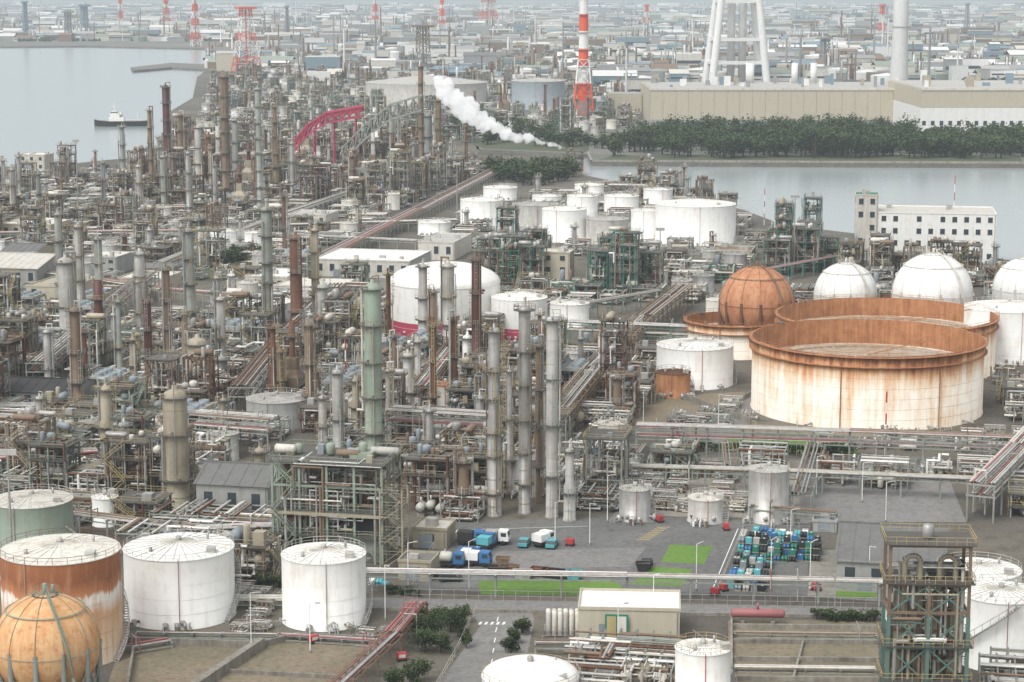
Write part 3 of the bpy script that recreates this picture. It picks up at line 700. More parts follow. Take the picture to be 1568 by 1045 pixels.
# ------------------------------------------------------------------ hero structures
def place(x,y): return (*G(x,y),0)
X,Y=G(512,862);Y+=7;h=Hg(Y,700);occ(X,Y,11);occ(X-8,Y,6);occ(X+8,Y,6)
rr=random.Random(5);m=mk_frame(rr,20,12,h,4,'palegreen','palegreen',3.4,.42,140)
for z in (h*.5,): m.box(-10.8,-6.9,z-.4,10.8,-6.75,z+.15,'beige')
for k in range(3): m.vdrum(-7+k*6,0,h+.3,h+2.2+k*.4,.8,'palegreen',14)
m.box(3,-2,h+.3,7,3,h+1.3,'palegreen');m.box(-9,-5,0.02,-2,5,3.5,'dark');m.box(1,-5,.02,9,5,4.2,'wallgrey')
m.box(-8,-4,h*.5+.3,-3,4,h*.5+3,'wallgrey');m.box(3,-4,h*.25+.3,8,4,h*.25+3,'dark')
m.obj('process_deck_structure',(X,Y,0),A0)
X2,Y2=G(604,868);m=M();hh=h*.75
for x in (-2,2):
    for y in (-2,2): m.bar((x,y,0),(x,y,hh+1.1),.25,'beige')
for k in range(6):
    z0=hh*k/6;z1=hh*(k+1)/6;m.stairs(-1.5 if k%2==0 else 1.5,-1 if k%2==0 else 1,3 if k%2==0 else -3,z0,z1,'beige')
    m.box(-2 if k%2 else 1.2,-2,z1,-1.2 if k%2 else 2,2,z1+.08,'grating');m.rail([(-2,-2),(2,-2),(2,2),(-2,2)],z1,'beige')
m.obj('stair_tower',(X2,Y2,0),A0);occ(X2,Y2,3)
X,Y=G(1412,1092);h=Hg(Y,828);m=M();w=5.4
lv=[h*.22,h*.42,h*.62,h*.78,h]
for x in (-w,0,w):
    for y in (-3,3): m.bar((x,y,0),(x,y,h*.6),.5,'teal');m.bar((x,y,h*.6),(x,y,h if x else h*.8),.42,'rustgrey')
for i,z in enumerate(lv):
    c='rustgrey' if i>1 else 'teal'
    for y in (-3,3): m.bar((-w,y,z),(w,y,z),.35,c)
    for x in (-w,0,w): m.bar((x,-3,z-.02),(x,3,z-.02),.3,c)
    if i in (0,1,3,4):
        m.box(-w-.7,-3.7,z+.2,w+.7,3.7,z+.3,'grating');m.rail([(-w-.7,-3.7),(w+.7,-3.7),(w+.7,3.7),(-w-.7,3.7),(-w-.7,-3.7)],z+.3,'yellow',step=1.3)
z0=0
for z in lv[:4]:
    for a,b_ in ((-w,0),(0,w)): m.bar((a,-3,z0),(b_,-3,z),.2,'teal');m.bar((b_,-3,z0),(a,-3,z),.2,'teal')
    z0=z
for x in (-3.6,-1.2,1.6,3.8):
    m.vdrum(x,0,1,h*.72,.8,'beige',14);m.pipe([(x,0,h*.7),(x,0,h*.86)],.28,'beige',8)
    for q in range(6): m.lathe((x,0,3+q*3),(0,0,1),[(.8,0),(.95,.05),(.95,.3),(.8,.35)],'rustgrey',14,False)
for x in (-3.2,1.6):
    pr=None
    for i in range(9):
        a=math.pi*i/8;p=(x+1.1-1.1*math.cos(a),-1,h*.84+1.1*math.sin(a)+1)
        if pr: m.tube(pr,p,.38,'beige',8)
        pr=p
    m.tube((x,-1,h*.6),(x,-1,h*.84+1),.38,'beige',8);m.tube((x+2.2,-1,h*.6),(x+2.2,-1,h*.84+1),.38,'beige',8)
m.vdrum(0,0,h+.3,h+2.4,.8,'silver',12);rr=random.Random(3)
for _ in range(80): rndpipe(m,rr,11,6.5,h*.9)
for k in range(4): m.stairs(-w+1 if k%2==0 else w-1,4.3,w*1.4 if k%2==0 else -w*1.4,lv[k-1] if k else 0,lv[k],'yellow')
m.obj('process_tower_structure',(X,Y,0),A0*.3)
# buildings
def bld(xl,xr,yt,yb,dep,rot=A0,name='building',oc=True,**k):
    X,Y=G((xl+xr)/2,yb);w=(xr-xl)*mpp(Y)/max(.8,math.cos(rot));h=Hg(Y,yt)
    o=mk_building(w,dep,h,**k).obj(name,(X,Y,0),rot)
    if oc:
        n=max(1,int(w/8))
        for i in range(n):
            t=(i+.5)/n-.5
            for s in [q for q in range(3,int(dep)+1,6)] or [dep/2]:
                occ(X+math.cos(rot)*w*t-math.sin(rot)*s,Y+math.sin(rot)*w*t+math.cos(rot)*s,4)
    return o
bld(886,1040,935,981,10,math.radians(-4),'white_shed',wall='wallbeige',roof='white',fl=0,units=0)
X,Y=G(944,982);m=M();m.box(-1.8,-.12,.02,1.8,0,4.3,'green');m.box(-1.5,-.2,.1,-.1,-.125,4,'yellow');m.box(.1,-.2,.1,1.5,-.125,4,'offwhite');m.obj('shed_door',(X,Y-.02,0),math.radians(-4))
bld(1283,1440,862,908,26,A0,'grey_warehouse',wall='wallgrey',roof='roofgrey',gable=3.2,fl=1,units=0)
bld(300,412,742,800,13,A0,'gable_shed',wall='wallgrey',roof='roofgrey',gable=2.6,fl=1)
bld(632,684,812,840,7,A0,'control_hut',wall='beige',roof='offwhite',fl=1,units=1)
bld(610,660,862,890,6,A0,'control_hut',wall='beige',roof='roofgrey',fl=1,units=1)
bld(480,628,400,425,30,A0,'white_warehouse',wall='offwhite',roof='white',fl=1)
bld(640,696,372,398,28,A0,'white_warehouse',wall='offwhite',roof='lightgrey',fl=1)
bld(1345,1520,328,402,25,math.radians(-9),'office_building',wall='white',roof='offwhite',fl=4)
bld(1308,1342,300,400,12,math.radians(-9),'green_lift_tower',wall='offwhite',roof='green',fl=5)
bld(828,872,388,440,9,A0,'substation_building',wall='wallbeige',roof='offwhite',fl=3)
bld(-60,60,410,440,30,A0,'workshop_building',wall='wallgrey',roof='offwhite',gable=3,fl=1)
bld(40,110,440,470,24,A0,'workshop_building',wall='wallbeige',roof='beige',fl=2)
bld(0,55,386,402,20,A0,'workshop_building',wall='wallbeige',roof='roofgrey',fl=1,gable=2)
bld(125,180,395,420,16,A0,'workshop_building',wall='wallgrey',roof='offwhite',fl=2)
bld(375,440,425,445,20,A0,'white_warehouse',wall='offwhite',roof='white',fl=1)
bld(420,520,440,455,18,A0,'white_warehouse',wall='offwhite',roof='offwhite',fl=1)
bld(180,250,428,445,18,A0,'white_warehouse',wall='wallbeige',roof='offwhite',fl=1)
bld(0,80,345,365,20,A0,'workshop_building',wall='wallbeige',roof='offwhite',fl=1)
bld(440,500,330,345,18,A0,'workshop_building',wall='offwhite',roof='lightgrey',fl=1)
bld(-20,130,600,625,14,A0,'dark_roof_shed',wall='wallgrey',roof='dark',fl=1,gable=2)
bld(1090,1150,385,402,14,A0,'workshop_building',wall='wallbeige',roof='rustgrey',fl=1)
bld(560,640,250,268,18,A0,'machine_hall',wall='beige',roof='lightgrey',fl=2)
bld(350,400,238,278,24,A0,'boiler_house',wall='rustgrey',roof='silver',fl=3)
bld(535,600,262,300,26,A0,'boiler_house',wall='beige',roof='roofgrey',fl=3)
bld(28,70,238,262,12,A0,'boiler_house',wall='offwhite',roof='white',fl=2)
bld(1245,1280,800,815,5,A0,'control_hut',wall='wallgrey',roof='roofgrey',fl=1,units=1)
def hall(xl,xr,yt,yb,dep,low):
    X,Y=G((xl+xr)/2,yb);w=(xr-xl)*mpp(Y);h=Hg(Y,yt);m=M()
    m.box(-w/2,0,h*.6 if low else 0,w/2,dep,h,'wallbeige')
    if low: m.box(-w/2-.4,-.4,0,w/2+.4,dep,h*.59,'farwhite');m.box(-w/2-.1,-.3,h*.593,w/2,dep,h*.6,'fargrey')
    m.box(-w/2+1,1,h+.02,w/2-1,dep-1,h+.5,'farroof')
    m.box(-w/2-.5,-.5,h-.8,w/2+.5,-.05,h+.8,'offwhite')
    k=int(w/9)
    if not low:
        for i in range(k): m.box(-w/2+w*i/k-.15,-.12,h*.18,-w/2+w*i/k+.15,.05,h-.8,'beige')
    for i in range(int(w/6)):
        if low: m.box(-w/2+i*6+1,-.55,h*.2,-w/2+i*6+3.5,-.38,h*.3,'glass')
    if not low: m.box(-w/2,-.5,0,w/2,-.05,h*.14,'fargrey')
    for i in range(int(w/6)):
        x=R.uniform(-w/2+4,w/2-6);y=R.uniform(20,dep-4);s=R.uniform(1.5,5)
        m.box(x,y,h+.51,x+s,y+s,h+R.uniform(2,9),R.choice(('farwhite','fargrey','beige','farblue')))
    for _ in range(4 if not low else 1):
        x=R.uniform(-w*.1,w/2-8);m.tube((x,dep*.8,h),(x,dep*.8,h+16),2.6,'farwhite',14,cap=True)
    m.obj('power_station_hall',(X,Y,0))
hall(995,1406,137,191,110,False);hall(1409,1760,137,206,130,True)
X,Y=G(1127,128);m=M()
for sx in (-1,1):
    for sy in (-1,1): m.tube((sx*29,sy*18,0),(sx*9,sy*7,190),4.2,'farwhite',10,r2=3.0)
for sx in (-1,1): m.tube((sx*6,0,0),(sx*6,0,210),4.2,'farwhite',16,cap=True)
for z in (22,46,85,120,155):
    f=1-z/190*.68;a,b_=29*f,18*f
    for p,q in (((-a,-b_),(a,-b_)),((-a,b_),(a,b_)),((-a,-b_),(-a,b_)),((a,-b_),(a,b_))): m.bar((*p,z),(*q,z),3.5,'farwhite')
m.obj('multi_flue_chimney',(X,Y,0),.1)
X,Y=G(1376,132);m=M();m.lathe((0,0,0),(0,0,1),[(9.5,0),(7.8,60),(6.5,200),(.001,200)],'farwhite',24)
for z in (60,110): m.ringdeck(0,0,z,7.6,9,'lightgrey','lightgrey')
m.obj('power_station_chimney',(X,Y,0))
X,Y=G(893,182);m=M();hh=106;nb=7
for i in range(nb):
    z0=14+(hh-14)*i/nb;z1=14+(hh-14)*(i+1)/nb;r0=4.3-1.3*i/nb;r1=4.3-1.3*(i+1)/nb
    m.lathe((0,0,0),(0,0,1),[(r0,z0),(r1,z1)],'redorange' if i%2==0 else 'farwhite',20)
    m.ringdeck(0,0,z1-1,r1,r1+1.5,'fargrey','farwhite')
m.tube((0,0,0),(0,0,14),4.5,'fargrey',16)
l=mk_lattice(45,17,8,5,['redorange','farwhite'],.8);b0=len(m.v);m.v+=l.v;m.f+=[tuple(i+b0 for i in f) for f in l.f];m.m+=l.m;m.s+=l.s
m.obj('red_white_chimney',(X,Y,0))
def pyl(x,yb,yt,wb,wt,mats,name='red_white_lattice_tower',n=8):
    X,Y=G(x,yb);h=Hg(Y,yt);s=mpp(Y);l=mk_lattice(h,wb*s,wt*s,n,mats,max(.7,s*1.1));l.tube((0,0,0),(0,0,h+2),max(.8,s*1.2),mats[-1],8)
    l.box(-wt*s,-wt*s,h,wt*s,wt*s,h+s*3,mats[-1]);l.obj(name,(X,Y,0),.4)
RW=['farwhite','redorange']
pyl(378,112,14,40,14,['redorange','farwhite']*2+['redorange'])
pyl(255,44,2,16,4,RW*3);pyl(300,72,-15,14,4,RW*4);pyl(575,42,-5,10,3,RW*3);pyl(677,48,2,12,3,RW*3);pyl(185,40,-5,8,3,RW*2);pyl(748,42,-8,26,14,RW*2);pyl(1350,60,10,10,4,RW*2);pyl(990,44,10,10,3,RW*2);pyl(1480,50,8,8,3,['fargrey']);pyl(130,52,10,12,8,['farblue'])
pyl(1262,110,60,14,9,['fargrey']);pyl(648,112,42,20,14,['fargrey','rustgrey'],'flare_tower',6);pyl(40,60,5,8,5,['farblue']);pyl(105,62,20,10,8,['fargrey']);pyl(440,60,12,8,3,['fargrey'])
def gallery(px,Yd,w,hh,mat,name,open_=False,roof=None):
    m=M();pts=[];roof=roof or mat
    for x,y in px:
        z=Hg(Yd,y);X=(x-CX)*mpp(Yd,z);pts.append((X,0,z))
    for i in range(len(pts)-1):
        p,q=Vector(pts[i]),Vector(pts[i+1]);L=(q-p).length;k=max(2,int(L/4))
        for dz in (0,hh): m.face([p+Vector((0,-w/2,dz)),q+Vector((0,-w/2,dz)),q+Vector((0,w/2,dz)),p+Vector((0,w/2,dz))],roof)
        if not open_:
            for y in (-w/2,w/2): m.face([p+Vector((0,y,hh*.45)),q+Vector((0,y,hh*.45)),q+Vector((0,y,hh*.98)),p+Vector((0,y,hh*.98))],mat)
        for y in (-w/2-.2,w/2+.2):
            for dz in (0,hh): m.bar(p+Vector((0,y,dz)),q+Vector((0,y,dz)),.9,mat)
            for j in range(k):
                a=p.lerp(q,j/k);b_=p.lerp(q,(j+1)/k);m.bar(a+Vector((0,y,0)),b_+Vector((0,y,hh)),.5,mat);m.bar(a+Vector((0,y,0)),a+Vector((0,y,hh)),.5,mat)
        for j in range(1,k,3):
            a=p.lerp(q,j/k)
            if a.z>5:
                for y in (-w/2,w/2): m.bar((a.x,y*1.6,0),(a.x,y,a.z),.6,mat)
    m.obj(name,(0,Yd,0))
Y1=G(0,262)[1]
gallery([(450,232),(472,206),(500,188),(556,178)],Y1,8,5.5,'crimson','red_conveyor_gallery')
gallery([(524,248),(560,212),(598,182),(646,168)],Y1-30,8,7.5,'tealgrey','conveyor_truss',True,'offwhite')
for x in range(455,650,20): occ(*G(x,264),7)
# steam plume: merged puffs filled with a scattering volume, plus added emission to whiten it
rr=random.Random(8);m=M()
pl=[(870,228,2.5),(840,221,5.5),(812,214,8),(785,208,10),(758,198,12),(735,186,14),(715,173,16),(698,160,17),(688,147,17),(680,136,15),(672,129,9)]
Yd=G(870,238)[1]
for i in range(len(pl)-1):
    for k in range(12):
        t=k/12;x=pl[i][0]*(1-t)+pl[i+1][0]*t;y=pl[i][1]*(1-t)+pl[i+1][1]*t;rp_=(pl[i][2]*(1-t)+pl[i+1][2]*t)
        x+=rr.gauss(0,.35)*rp_;y+=rr.gauss(0,.34)*rp_;z=Hg(Yd,y);s=mpp(Yd,z);r=rp_*s*rr.uniform(.25,.8);X=(x-CX)*s;yo=rr.gauss(0,.35)*rp_*s
        b0=len(m.v);N=20;K=12
        for a in range(K+1):
            for c in range(N):
                d=Vector((math.sin(math.pi*a/K)*TAB[N][c][0],math.sin(math.pi*a/K)*TAB[N][c][1],math.cos(math.pi*a/K)))
                q=Vector((X,yo,z))+d*r;q+=d*r*.5*noise.noise(q*.4)+d*r*.35*noise.noise(q*1.1);m.v.append(tuple(q))
        for a in range(K):
            for c in range(N):
                m.f.append((b0+a*N+c,b0+a*N+(c+1)%N,b0+(a+1)*N+(c+1)%N,b0+(a+1)*N+c));m.m.append('white');m.s.append(True)
o=m.obj('steam_plume',(0,Yd,0));rm=o.modifiers.new('r','REMESH');rm.mode='VOXEL';rm.voxel_size=.55;rm.use_smooth_shade=True
sm=bpy.data.materials.new('steam');sm.use_nodes=True;nt=sm.node_tree;nt.nodes.clear()
out=nt.nodes.new('ShaderNodeOutputMaterial');vs=nt.nodes.new('ShaderNodeVolumePrincipled')
vs.inputs['Color'].default_value=(1,1,1,1);vs.inputs['Density'].default_value=.28;vs.inputs['Emission Color'].default_value=(1,1,1,1);vs.inputs['Emission Strength'].default_value=.12
nt.links.new(vs.outputs[0],out.inputs['Volume']);o.data.materials[0]=sm
X,Y=G(880,262);mk_frame(random.Random(4),9,9,Hg(Y,232),3,'rustgrey','rustgrey').obj('steam_vent_structure',(X,Y,0))
# ship
X,Y=G(186,189);m=M();st=[(-20,.1,3.6),(-17,2.6,2.8),(-10,3.6,2.2),(8,3.6,2.0),(16,3.4,2.3),(20,2.6,2.8)]
b0=len(m.v)
for x,w,z in st: m.v+=[(x,-w,z),(x,-w*.7,-2.4),(x,w*.7,-2.4),(x,w,z)]
for i in range(len(st)-1):
    a=b0+i*4
    for j in (0,1,2): m.f.append((a+j,a+j+1,a+j+5,a+j+4));m.m.append('black');m.s.append(False)
    m.f.append((a+3,a,a+4,a+7));m.m.append('rustgrey');m.s.append(False)
m.f.append((b0+20,b0+21,b0+22,b0+23));m.m.append('black');m.s.append(False)
m.box(-9,-2.6,2.2,2,2.6,5,'white');m.box(-8,-2.3,5,-1,2.3,7.5,'white');m.box(-8.05,-2.1,6,-7.98,2.1,7,'glass');m.box(-7,-2,7.5,-3,2,9.6,'white');m.box(-7.3,-2.2,8.4,-2.8,2.2,9.1,'glass')
m.bar((-5,0,9.6),(-5,0,16),.3,'white');m.bar((-7,0,13),(-3,0,13),.25,'white');m.tube((0,0,5),(0,0,9),1,'offwhite',10,cap=True);m.box(3,-2.5,2.1,17,2.5,2.9,'lightgrey');m.bar((12,0,2.5),(12,0,9),.3,'white')
m.rail([(3,-3.2),(18,-3)],2.2,'white',w=.15)
m.obj('cargo_ship',(X,Y,-2.2+1.6),.05)
# ------------------------------------------------------------------ pipe racks
def rp(px,**k): return rack([G(*p) for p in px],**k)
rp([(560,908),(960,915),(1350,924)],w=2.6,h=3.6,n=6,cols=['white','offwhite','lightgrey','pinkred','silver'],step=9)
rp([(1345,925),(1650,935)],w=3,h=3.6,n=5,cols=['white','offwhite','silver'])
rp([(505,1090),(600,1000),(640,952)],w=3,h=3,n=8,steel='rustgrey',cols=['pinkred','rustgrey','silver','rust'],step=5)
rp([(975,697),(1300,708),(1640,722)],w=4,h=4.5,lev=2,n=8,cols=['silver','offwhite','pinkred','lightgrey','rustgrey'])
rp([(960,745),(1200,752),(1500,765)],w=3,h=4,n=6,cols=['silver','offwhite','lightgrey','beige'])
rp([(1500,800),(1560,735),(1640,640)],w=5,h=5,lev=2,n=9,cols=['offwhite','silver','lightgrey','pinkred'])
rp([(1045,705),(1038,690),(975,690)],w=2,h=5,n=3,cols=['red','silver'])
rp([(840,690),(905,605),(985,520),(1045,470)],w=6,h=4.5,lev=2,n=10,steel='rustgrey',cols=['rustgrey','rust','silver','lightgrey','beige'])
rp([(870,532),(1150,545)],w=4,h=5,lev=2,n=6,steel='teal')
rp([(500,408),(640,335),(765,268)],w=8,h=4,lev=1,n=14,cols=['lightgrey','silver','offwhite','pinkred','rustgrey'])
rp([(250,420),(430,345),(600,285),(700,250)],w=7,h=4,lev=1,n=12,cols=['silver','offwhite','rustgrey','lightgrey'])
rp([(0,372),(300,368),(640,385)],w=5,h=4,lev=1,n=8);rp([(440,360),(700,352)],w=5,h=4,n=8);rp([(0,425),(250,462),(350,470)],w=4,h=4,n=7)
rp([(600,690),(750,700)],w=6,h=7,lev=2,n=9);rp([(300,690),(420,700)],w=6,h=6,lev=2,n=9)
rp([(-60,735),(150,720)],w=5,h=4,lev=1,n=8);rp([(-60,650),(170,645),(260,650)],w=4,h=4,lev=1,n=8,cols=['lightgrey','offwhite','silver'])
rp([(60,600),(150,520),(230,450)],w=6,h=5,lev=2,n=10);rp([(370,640),(430,560),(520,470)],w=6,h=5,lev=2,n=10,cols=['silver','lightgrey','rustgrey','rust'])
rp([(-60,540),(100,545),(220,552)],w=5,h=5,lev=2,n=7,cols=['teal','silver','lightgrey']);rp([(900,490),(1010,470)],w=4,h=5,n=5,steel='teal')
rp([(640,640),(700,560),(760,520)],w=5,h=5,lev=2,n=8,steel='rustgrey');rp([(1130,470),(1150,440),(1350,400)],w=4,h=5,n=6,steel='teal')
rp([(-40,905),(5,905)],w=3,h=2,n=4);rp([(110,815),(300,840),(420,835)],w=3,h=3.5,n=6,cols=['silver','lightgrey','rustgrey']);rp([(360,930),(440,930)],w=2.5,h=1.2,n=4,cols=['offwhite','silver'])
rp([(1120,705),(1125,745)],w=4,h=4,n=5);rp([(1225,790),(1250,700)],w=4,h=4,n=5);rp([(200,1000),(260,990)],w=2,h=.8,n=3,cols=['silver','pinkred'])
rp([(430,980),(590,990)],w=1.6,h=.7,n=5,cols=['silver','offwhite','pinkred'],step=3);rp([(1125,975),(1340,978)],w=1,h=.5,n=3,cols=['silver','rustgrey'],step=5);rp([(1125,1028),(1340,1031)],w=1,h=.5,n=3,cols=['silver','offwhite'],step=5)
rp([(820,1000),(1010,1003)],w=2,h=1.5,n=5,cols=['silver','pinkred','rustgrey']);rp([(210,975),(425,978)],w=1.2,h=.6,n=4,cols=['silver','rustgrey','pinkred'],step=4)
rp([(1150,800),(1280,812)],w=1.6,h=3.2,n=4,cols=['silver','rustgrey'])
# ------------------------------------------------------------------ banks for clutter
def bank(fn,n,nm): return [fn(random.Random(100+i*7+len(nm))).mesh(nm) for i in range(n)]
FR={}
for s,rl in (('tealgrey','yellow'),('rustgrey','beige'),('palegreen','palegreen'),('rust','rustgrey'),('green','tealgrey')):
    k=6 if s in('tealgrey','rustgrey') else 4
    FR[s]=[bank(lambda g:mk_frame(g,g.uniform(6,8),g.uniform(6,8),g.uniform(5,8),2,s,rl,1.2,.28,30),k,'steel_frame_low'),
           bank(lambda g:mk_frame(g,g.uniform(6,8.5),g.uniform(6,8),g.uniform(10,14),3,s,rl,1.2,.3,38),k,'steel_frame'),
           bank(lambda g:mk_frame(g,g.uniform(5,8),g.uniform(5,7),g.uniform(16,22),5,s,rl,1.1,.32,44),3,'steel_frame_tall')]
EX=bank(lambda g:mk_exch(g,8,8),8,'heat_exchanger_bank');MS=bank(lambda g:mk_mess(g,9,9,4.5),9,'piping_manifold')
AC=bank(lambda g:mk_aircool(g,9,7,g.uniform(5,7)),4,'air_cooler');HT=bank(lambda g:mk_heater(g,7,5,8,g.uniform(18,28),g.choice(('rustgrey','beige','lightgrey'))),5,'fired_heater')
CB=['tealgrey','silver','lightgrey','rustgrey','beige','silver','rust','lightgrey']
CO=[bank(lambda g:mk_column(g,g.uniform(8,14),g.uniform(.6,1.1),g.choice(CB)),9,'process_vessel'),bank(lambda g:mk_column(g,g.uniform(16,25),g.uniform(.6,1.0),g.choice(CB)),9,'tall_process_vessel')]
ST=[mk_tank(random.Random(i),2.5+i*.5,5+i*.6,c,c,n=24,stair=False,ribs=8).mesh('small_tank') for i,c in enumerate(('white','lightgrey','offwhite','silver'))]
def inpoly(x,y,p):
    r=False;j=len(p)-1
    for i in range(len(p)):
        if (p[i][1]>y)!=(p[j][1]>y) and x<(p[j][0]-p[i][0])*(y-p[i][1])/(p[j][1]-p[i][1])+p[i][0]: r=not r
        j=i
    return r
def fill(px,cell,w,steels,rng,fs=1.0,jit=.18,rad=.36):
    p=[G(*q) for q in px];us=[a*U[0]+b*U[1] for a,b in p];vs=[a*V[0]+b*V[1] for a,b in p]
    u=min(us);ks=list(w.keys());ws=list(w.values());n=0
    while u<max(us):
        v=min(vs)
        while v<max(vs):
            uu=u+rng.uniform(-jit,jit)*cell;vv=v+rng.uniform(-jit,jit)*cell
            x=uu*U[0]+vv*V[0];y=uu*U[1]+vv*V[1];v+=cell
            if not inpoly(x,y,p) or not free(x,y,cell*rad): continue
            k=rng.choices(ks,ws)[0];rot=A0+rng.randrange(4)*math.pi/2;s=rng.uniform(.9,1.12)*fs;sz=(s,s,s*rng.uniform(.8,1.12))
            if k in('f0','f1','f2'): me=rng.choice(FR[rng.choice(steels)][int(k[1])]);nm='steel_process_frame'
            elif k=='ex': me=rng.choice(EX);nm='heat_exchanger_bank'
            elif k=='ms': me=rng.choice(MS);nm='piping_manifold'
            elif k=='ac': me=rng.choice(AC);nm='air_cooler'
            elif k=='ht': me=rng.choice(HT);nm='fired_heater'
            elif k in('c0','c1'):
                me=rng.choice(CO[int(k[1])]);nm='process_vessel';rot=rng.uniform(0,6)
                inst(rng.choice(MS),'piping_manifold',(x,y,0),A0,(.8,.8,1))
            elif k=='st': me=rng.choice(ST);nm='small_storage_tank'
            else: continue
            inst(me,nm,(x,y,0),rot,sz);n+=1
        u+=cell
    return n
rg=random.Random(21);tot=0
TG=['tealgrey','rustgrey'];TP=['tealgrey','palegreen']
fz=[([(600,720),(960,660),(955,780),(700,795),(620,790)],8,dict(f0=2,f1=1.8,ex=3,ms=5,ac=.6,c0=1.6,st=.3),TG),
([(-60,640),(420,640),(410,700),(300,770),(110,770),(-60,745)],8.5,dict(f0=2,f1=1.2,ex=3,ms=5,ac=.6,c0=1.6,c1=.15,st=.5),TG+['palegreen']),
([(-60,560),(350,560),(590,570),(870,575),(960,560),(960,660),(600,720),(420,640),(-60,640)],8.4,dict(f0=2.4,f1=3.4,f2=.5,ex=1.6,ms=3.5,ac=.6,ht=.25,c0=2.4,c1=.8,st=.3),TG+['rust','rustgrey']),
([(-60,490),(350,490),(590,540),(870,545),(960,560),(870,575),(590,570),(350,560),(-60,560)],8.6,dict(f0=3,f1=1.6,f2=.1,ex=2,ms=4,ac=.8,c0=1.6,c1=.4,st=.4),TG+['palegreen']),
([(-80,410),(380,425),(500,400),(600,440),(590,530),(350,482),(-80,488)],12,dict(f0=1.2,f1=.4,ex=2,ms=5,ac=.6,c0=.6,c1=.1,st=1.2,no=5),TP),
([(-80,300),(0,278),(120,270),(232,262),(232,400),(200,405),(-80,405)],12,dict(f0=3,f1=2,f2=.2,ex=2,ms=4,c0=1,c1=.3,st=.8,no=2),TG),
([(232,262),(300,232),(440,228),(560,222),(700,243),(745,262),(660,300),(500,330),(232,330)],12,dict(f0=2,f1=4,f2=1.2,ex=1,ms=2.5,ac=.4,ht=.6,c0=2,c1=1.3,st=.4),TG+['rust']),
([(232,330),(500,330),(660,300),(620,325),(480,395),(380,418),(232,405)],12,dict(f0=2,f1=.8,ex=2,ms=4,c0=.8,c1=.2,st=1,no=2.4),TG),
([(750,445),(755,405),(835,405),(838,445)],9,dict(f1=4,f2=1.2,ms=1),['green']),
([(905,470),(915,418),(990,412),(1000,460)],9,dict(f0=1,f1=4,f2=.8,ms=1),['green']),
([(735,470),(740,445),(905,445),(905,485)],10,dict(f0=1,ms=4,ex=1,no=2),['green','tealgrey']),
([(1165,425),(1172,388),(1268,388),(1268,425)],9,dict(f1=4,f2=1.6),['green']),
([(1268,425),(1268,405),(1345,405),(1530,420),(1560,440),(1268,432)],10,dict(f0=2,f1=2,ms=3,c0=1.2,ex=1),['green','rustgrey','tealgrey']),
([(1010,470),(1010,400),(1130,400),(1160,425),(1100,440)],10,dict(f0=1,ms=4,ex=1,no=1,st=.5,c0=.5),['green','tealgrey']),
([(700,345),(860,290),(1130,330),(1172,372),(1130,400),(700,392)],13,dict(ms=3,no=4,c0=.3),['tealgrey']),
([(900,288),(960,285),(1130,318),(1060,322)],10,dict(f0=1,f1=.6,ms=2,c0=.5),['rustgrey']),
([(1000,470),(1100,440),(1560,445),(1600,470),(1600,600),(1520,600)],12,dict(f0=1.5,ms=4,ex=1,c0=.4,st=.6,no=2),TP),
([(975,700),(1640,725),(1640,800),(1500,800),(1230,742),(960,738)],9,dict(f0=1.4,ms=5,ex=2,c0=.2,st=.3,no=3),TP),
([(1500,600),(1640,600),(1640,720),(1560,700)],10,dict(f0=1,ms=4,ex=1,no=2),TP),
([(120,790),(300,810),(415,800),(415,870),(370,905),(190,830),(115,830)],7.5,dict(f0=1,ms=5,ex=2,st=.3),TG),
([(560,925),(640,940),(600,975),(560,970)],7,dict(ms=4),TG),
([(860,1010),(1030,1010),(1030,1090),(880,1090)],7,dict(ms=4,ex=1,no=1),TG),
([(960,560),(1000,520),(1000,600),(960,650)],9,dict(f0=1,ms=3),['rustgrey']),
([(1480,1040),(1640,1040),(1640,1100),(1480,1100)],7,dict(ms=4),['rustgrey']),
([(960,690),(1230,742),(1225,800),(960,795)],5,dict(ms=3,ex=1,no=3),TG,.5),
([(360,890),(435,890),(430,975),(365,975)],3.5,dict(ms=3,no=1),TG,.33),
([(560,975),(615,950),(600,1000),(545,1030)],3.5,dict(ms=3,no=1),TG,.33),
([(1110,620),(1150,600),(1150,655),(1000,655)],5,dict(ms=3,no=1),TG,.45),
([(1500,665),(1640,660),(1640,705),(1230,690),(1230,672)],6,dict(ms=3,no=2,ex=1),TG,.5),
([(300,205),(330,130),(420,100),(600,110),(700,160),(720,225),(560,210),(440,213)],18,dict(f0=4,f1=1.8,f2=.5,ex=2,ms=4,ht=.3,c1=.5,st=4,no=3),TG+['green']),
([(700,150),(600,100),(700,85),(1000,90),(990,180),(905,210),(735,212)],18,dict(f0=3,f1=1.4,f2=.3,ms=4,ht=.2,c1=.4,st=4,no=3),TP+['green'])]
for a in fz: tot+=fill(*a[:4],rg,*a[4:])
print('clutter',tot)
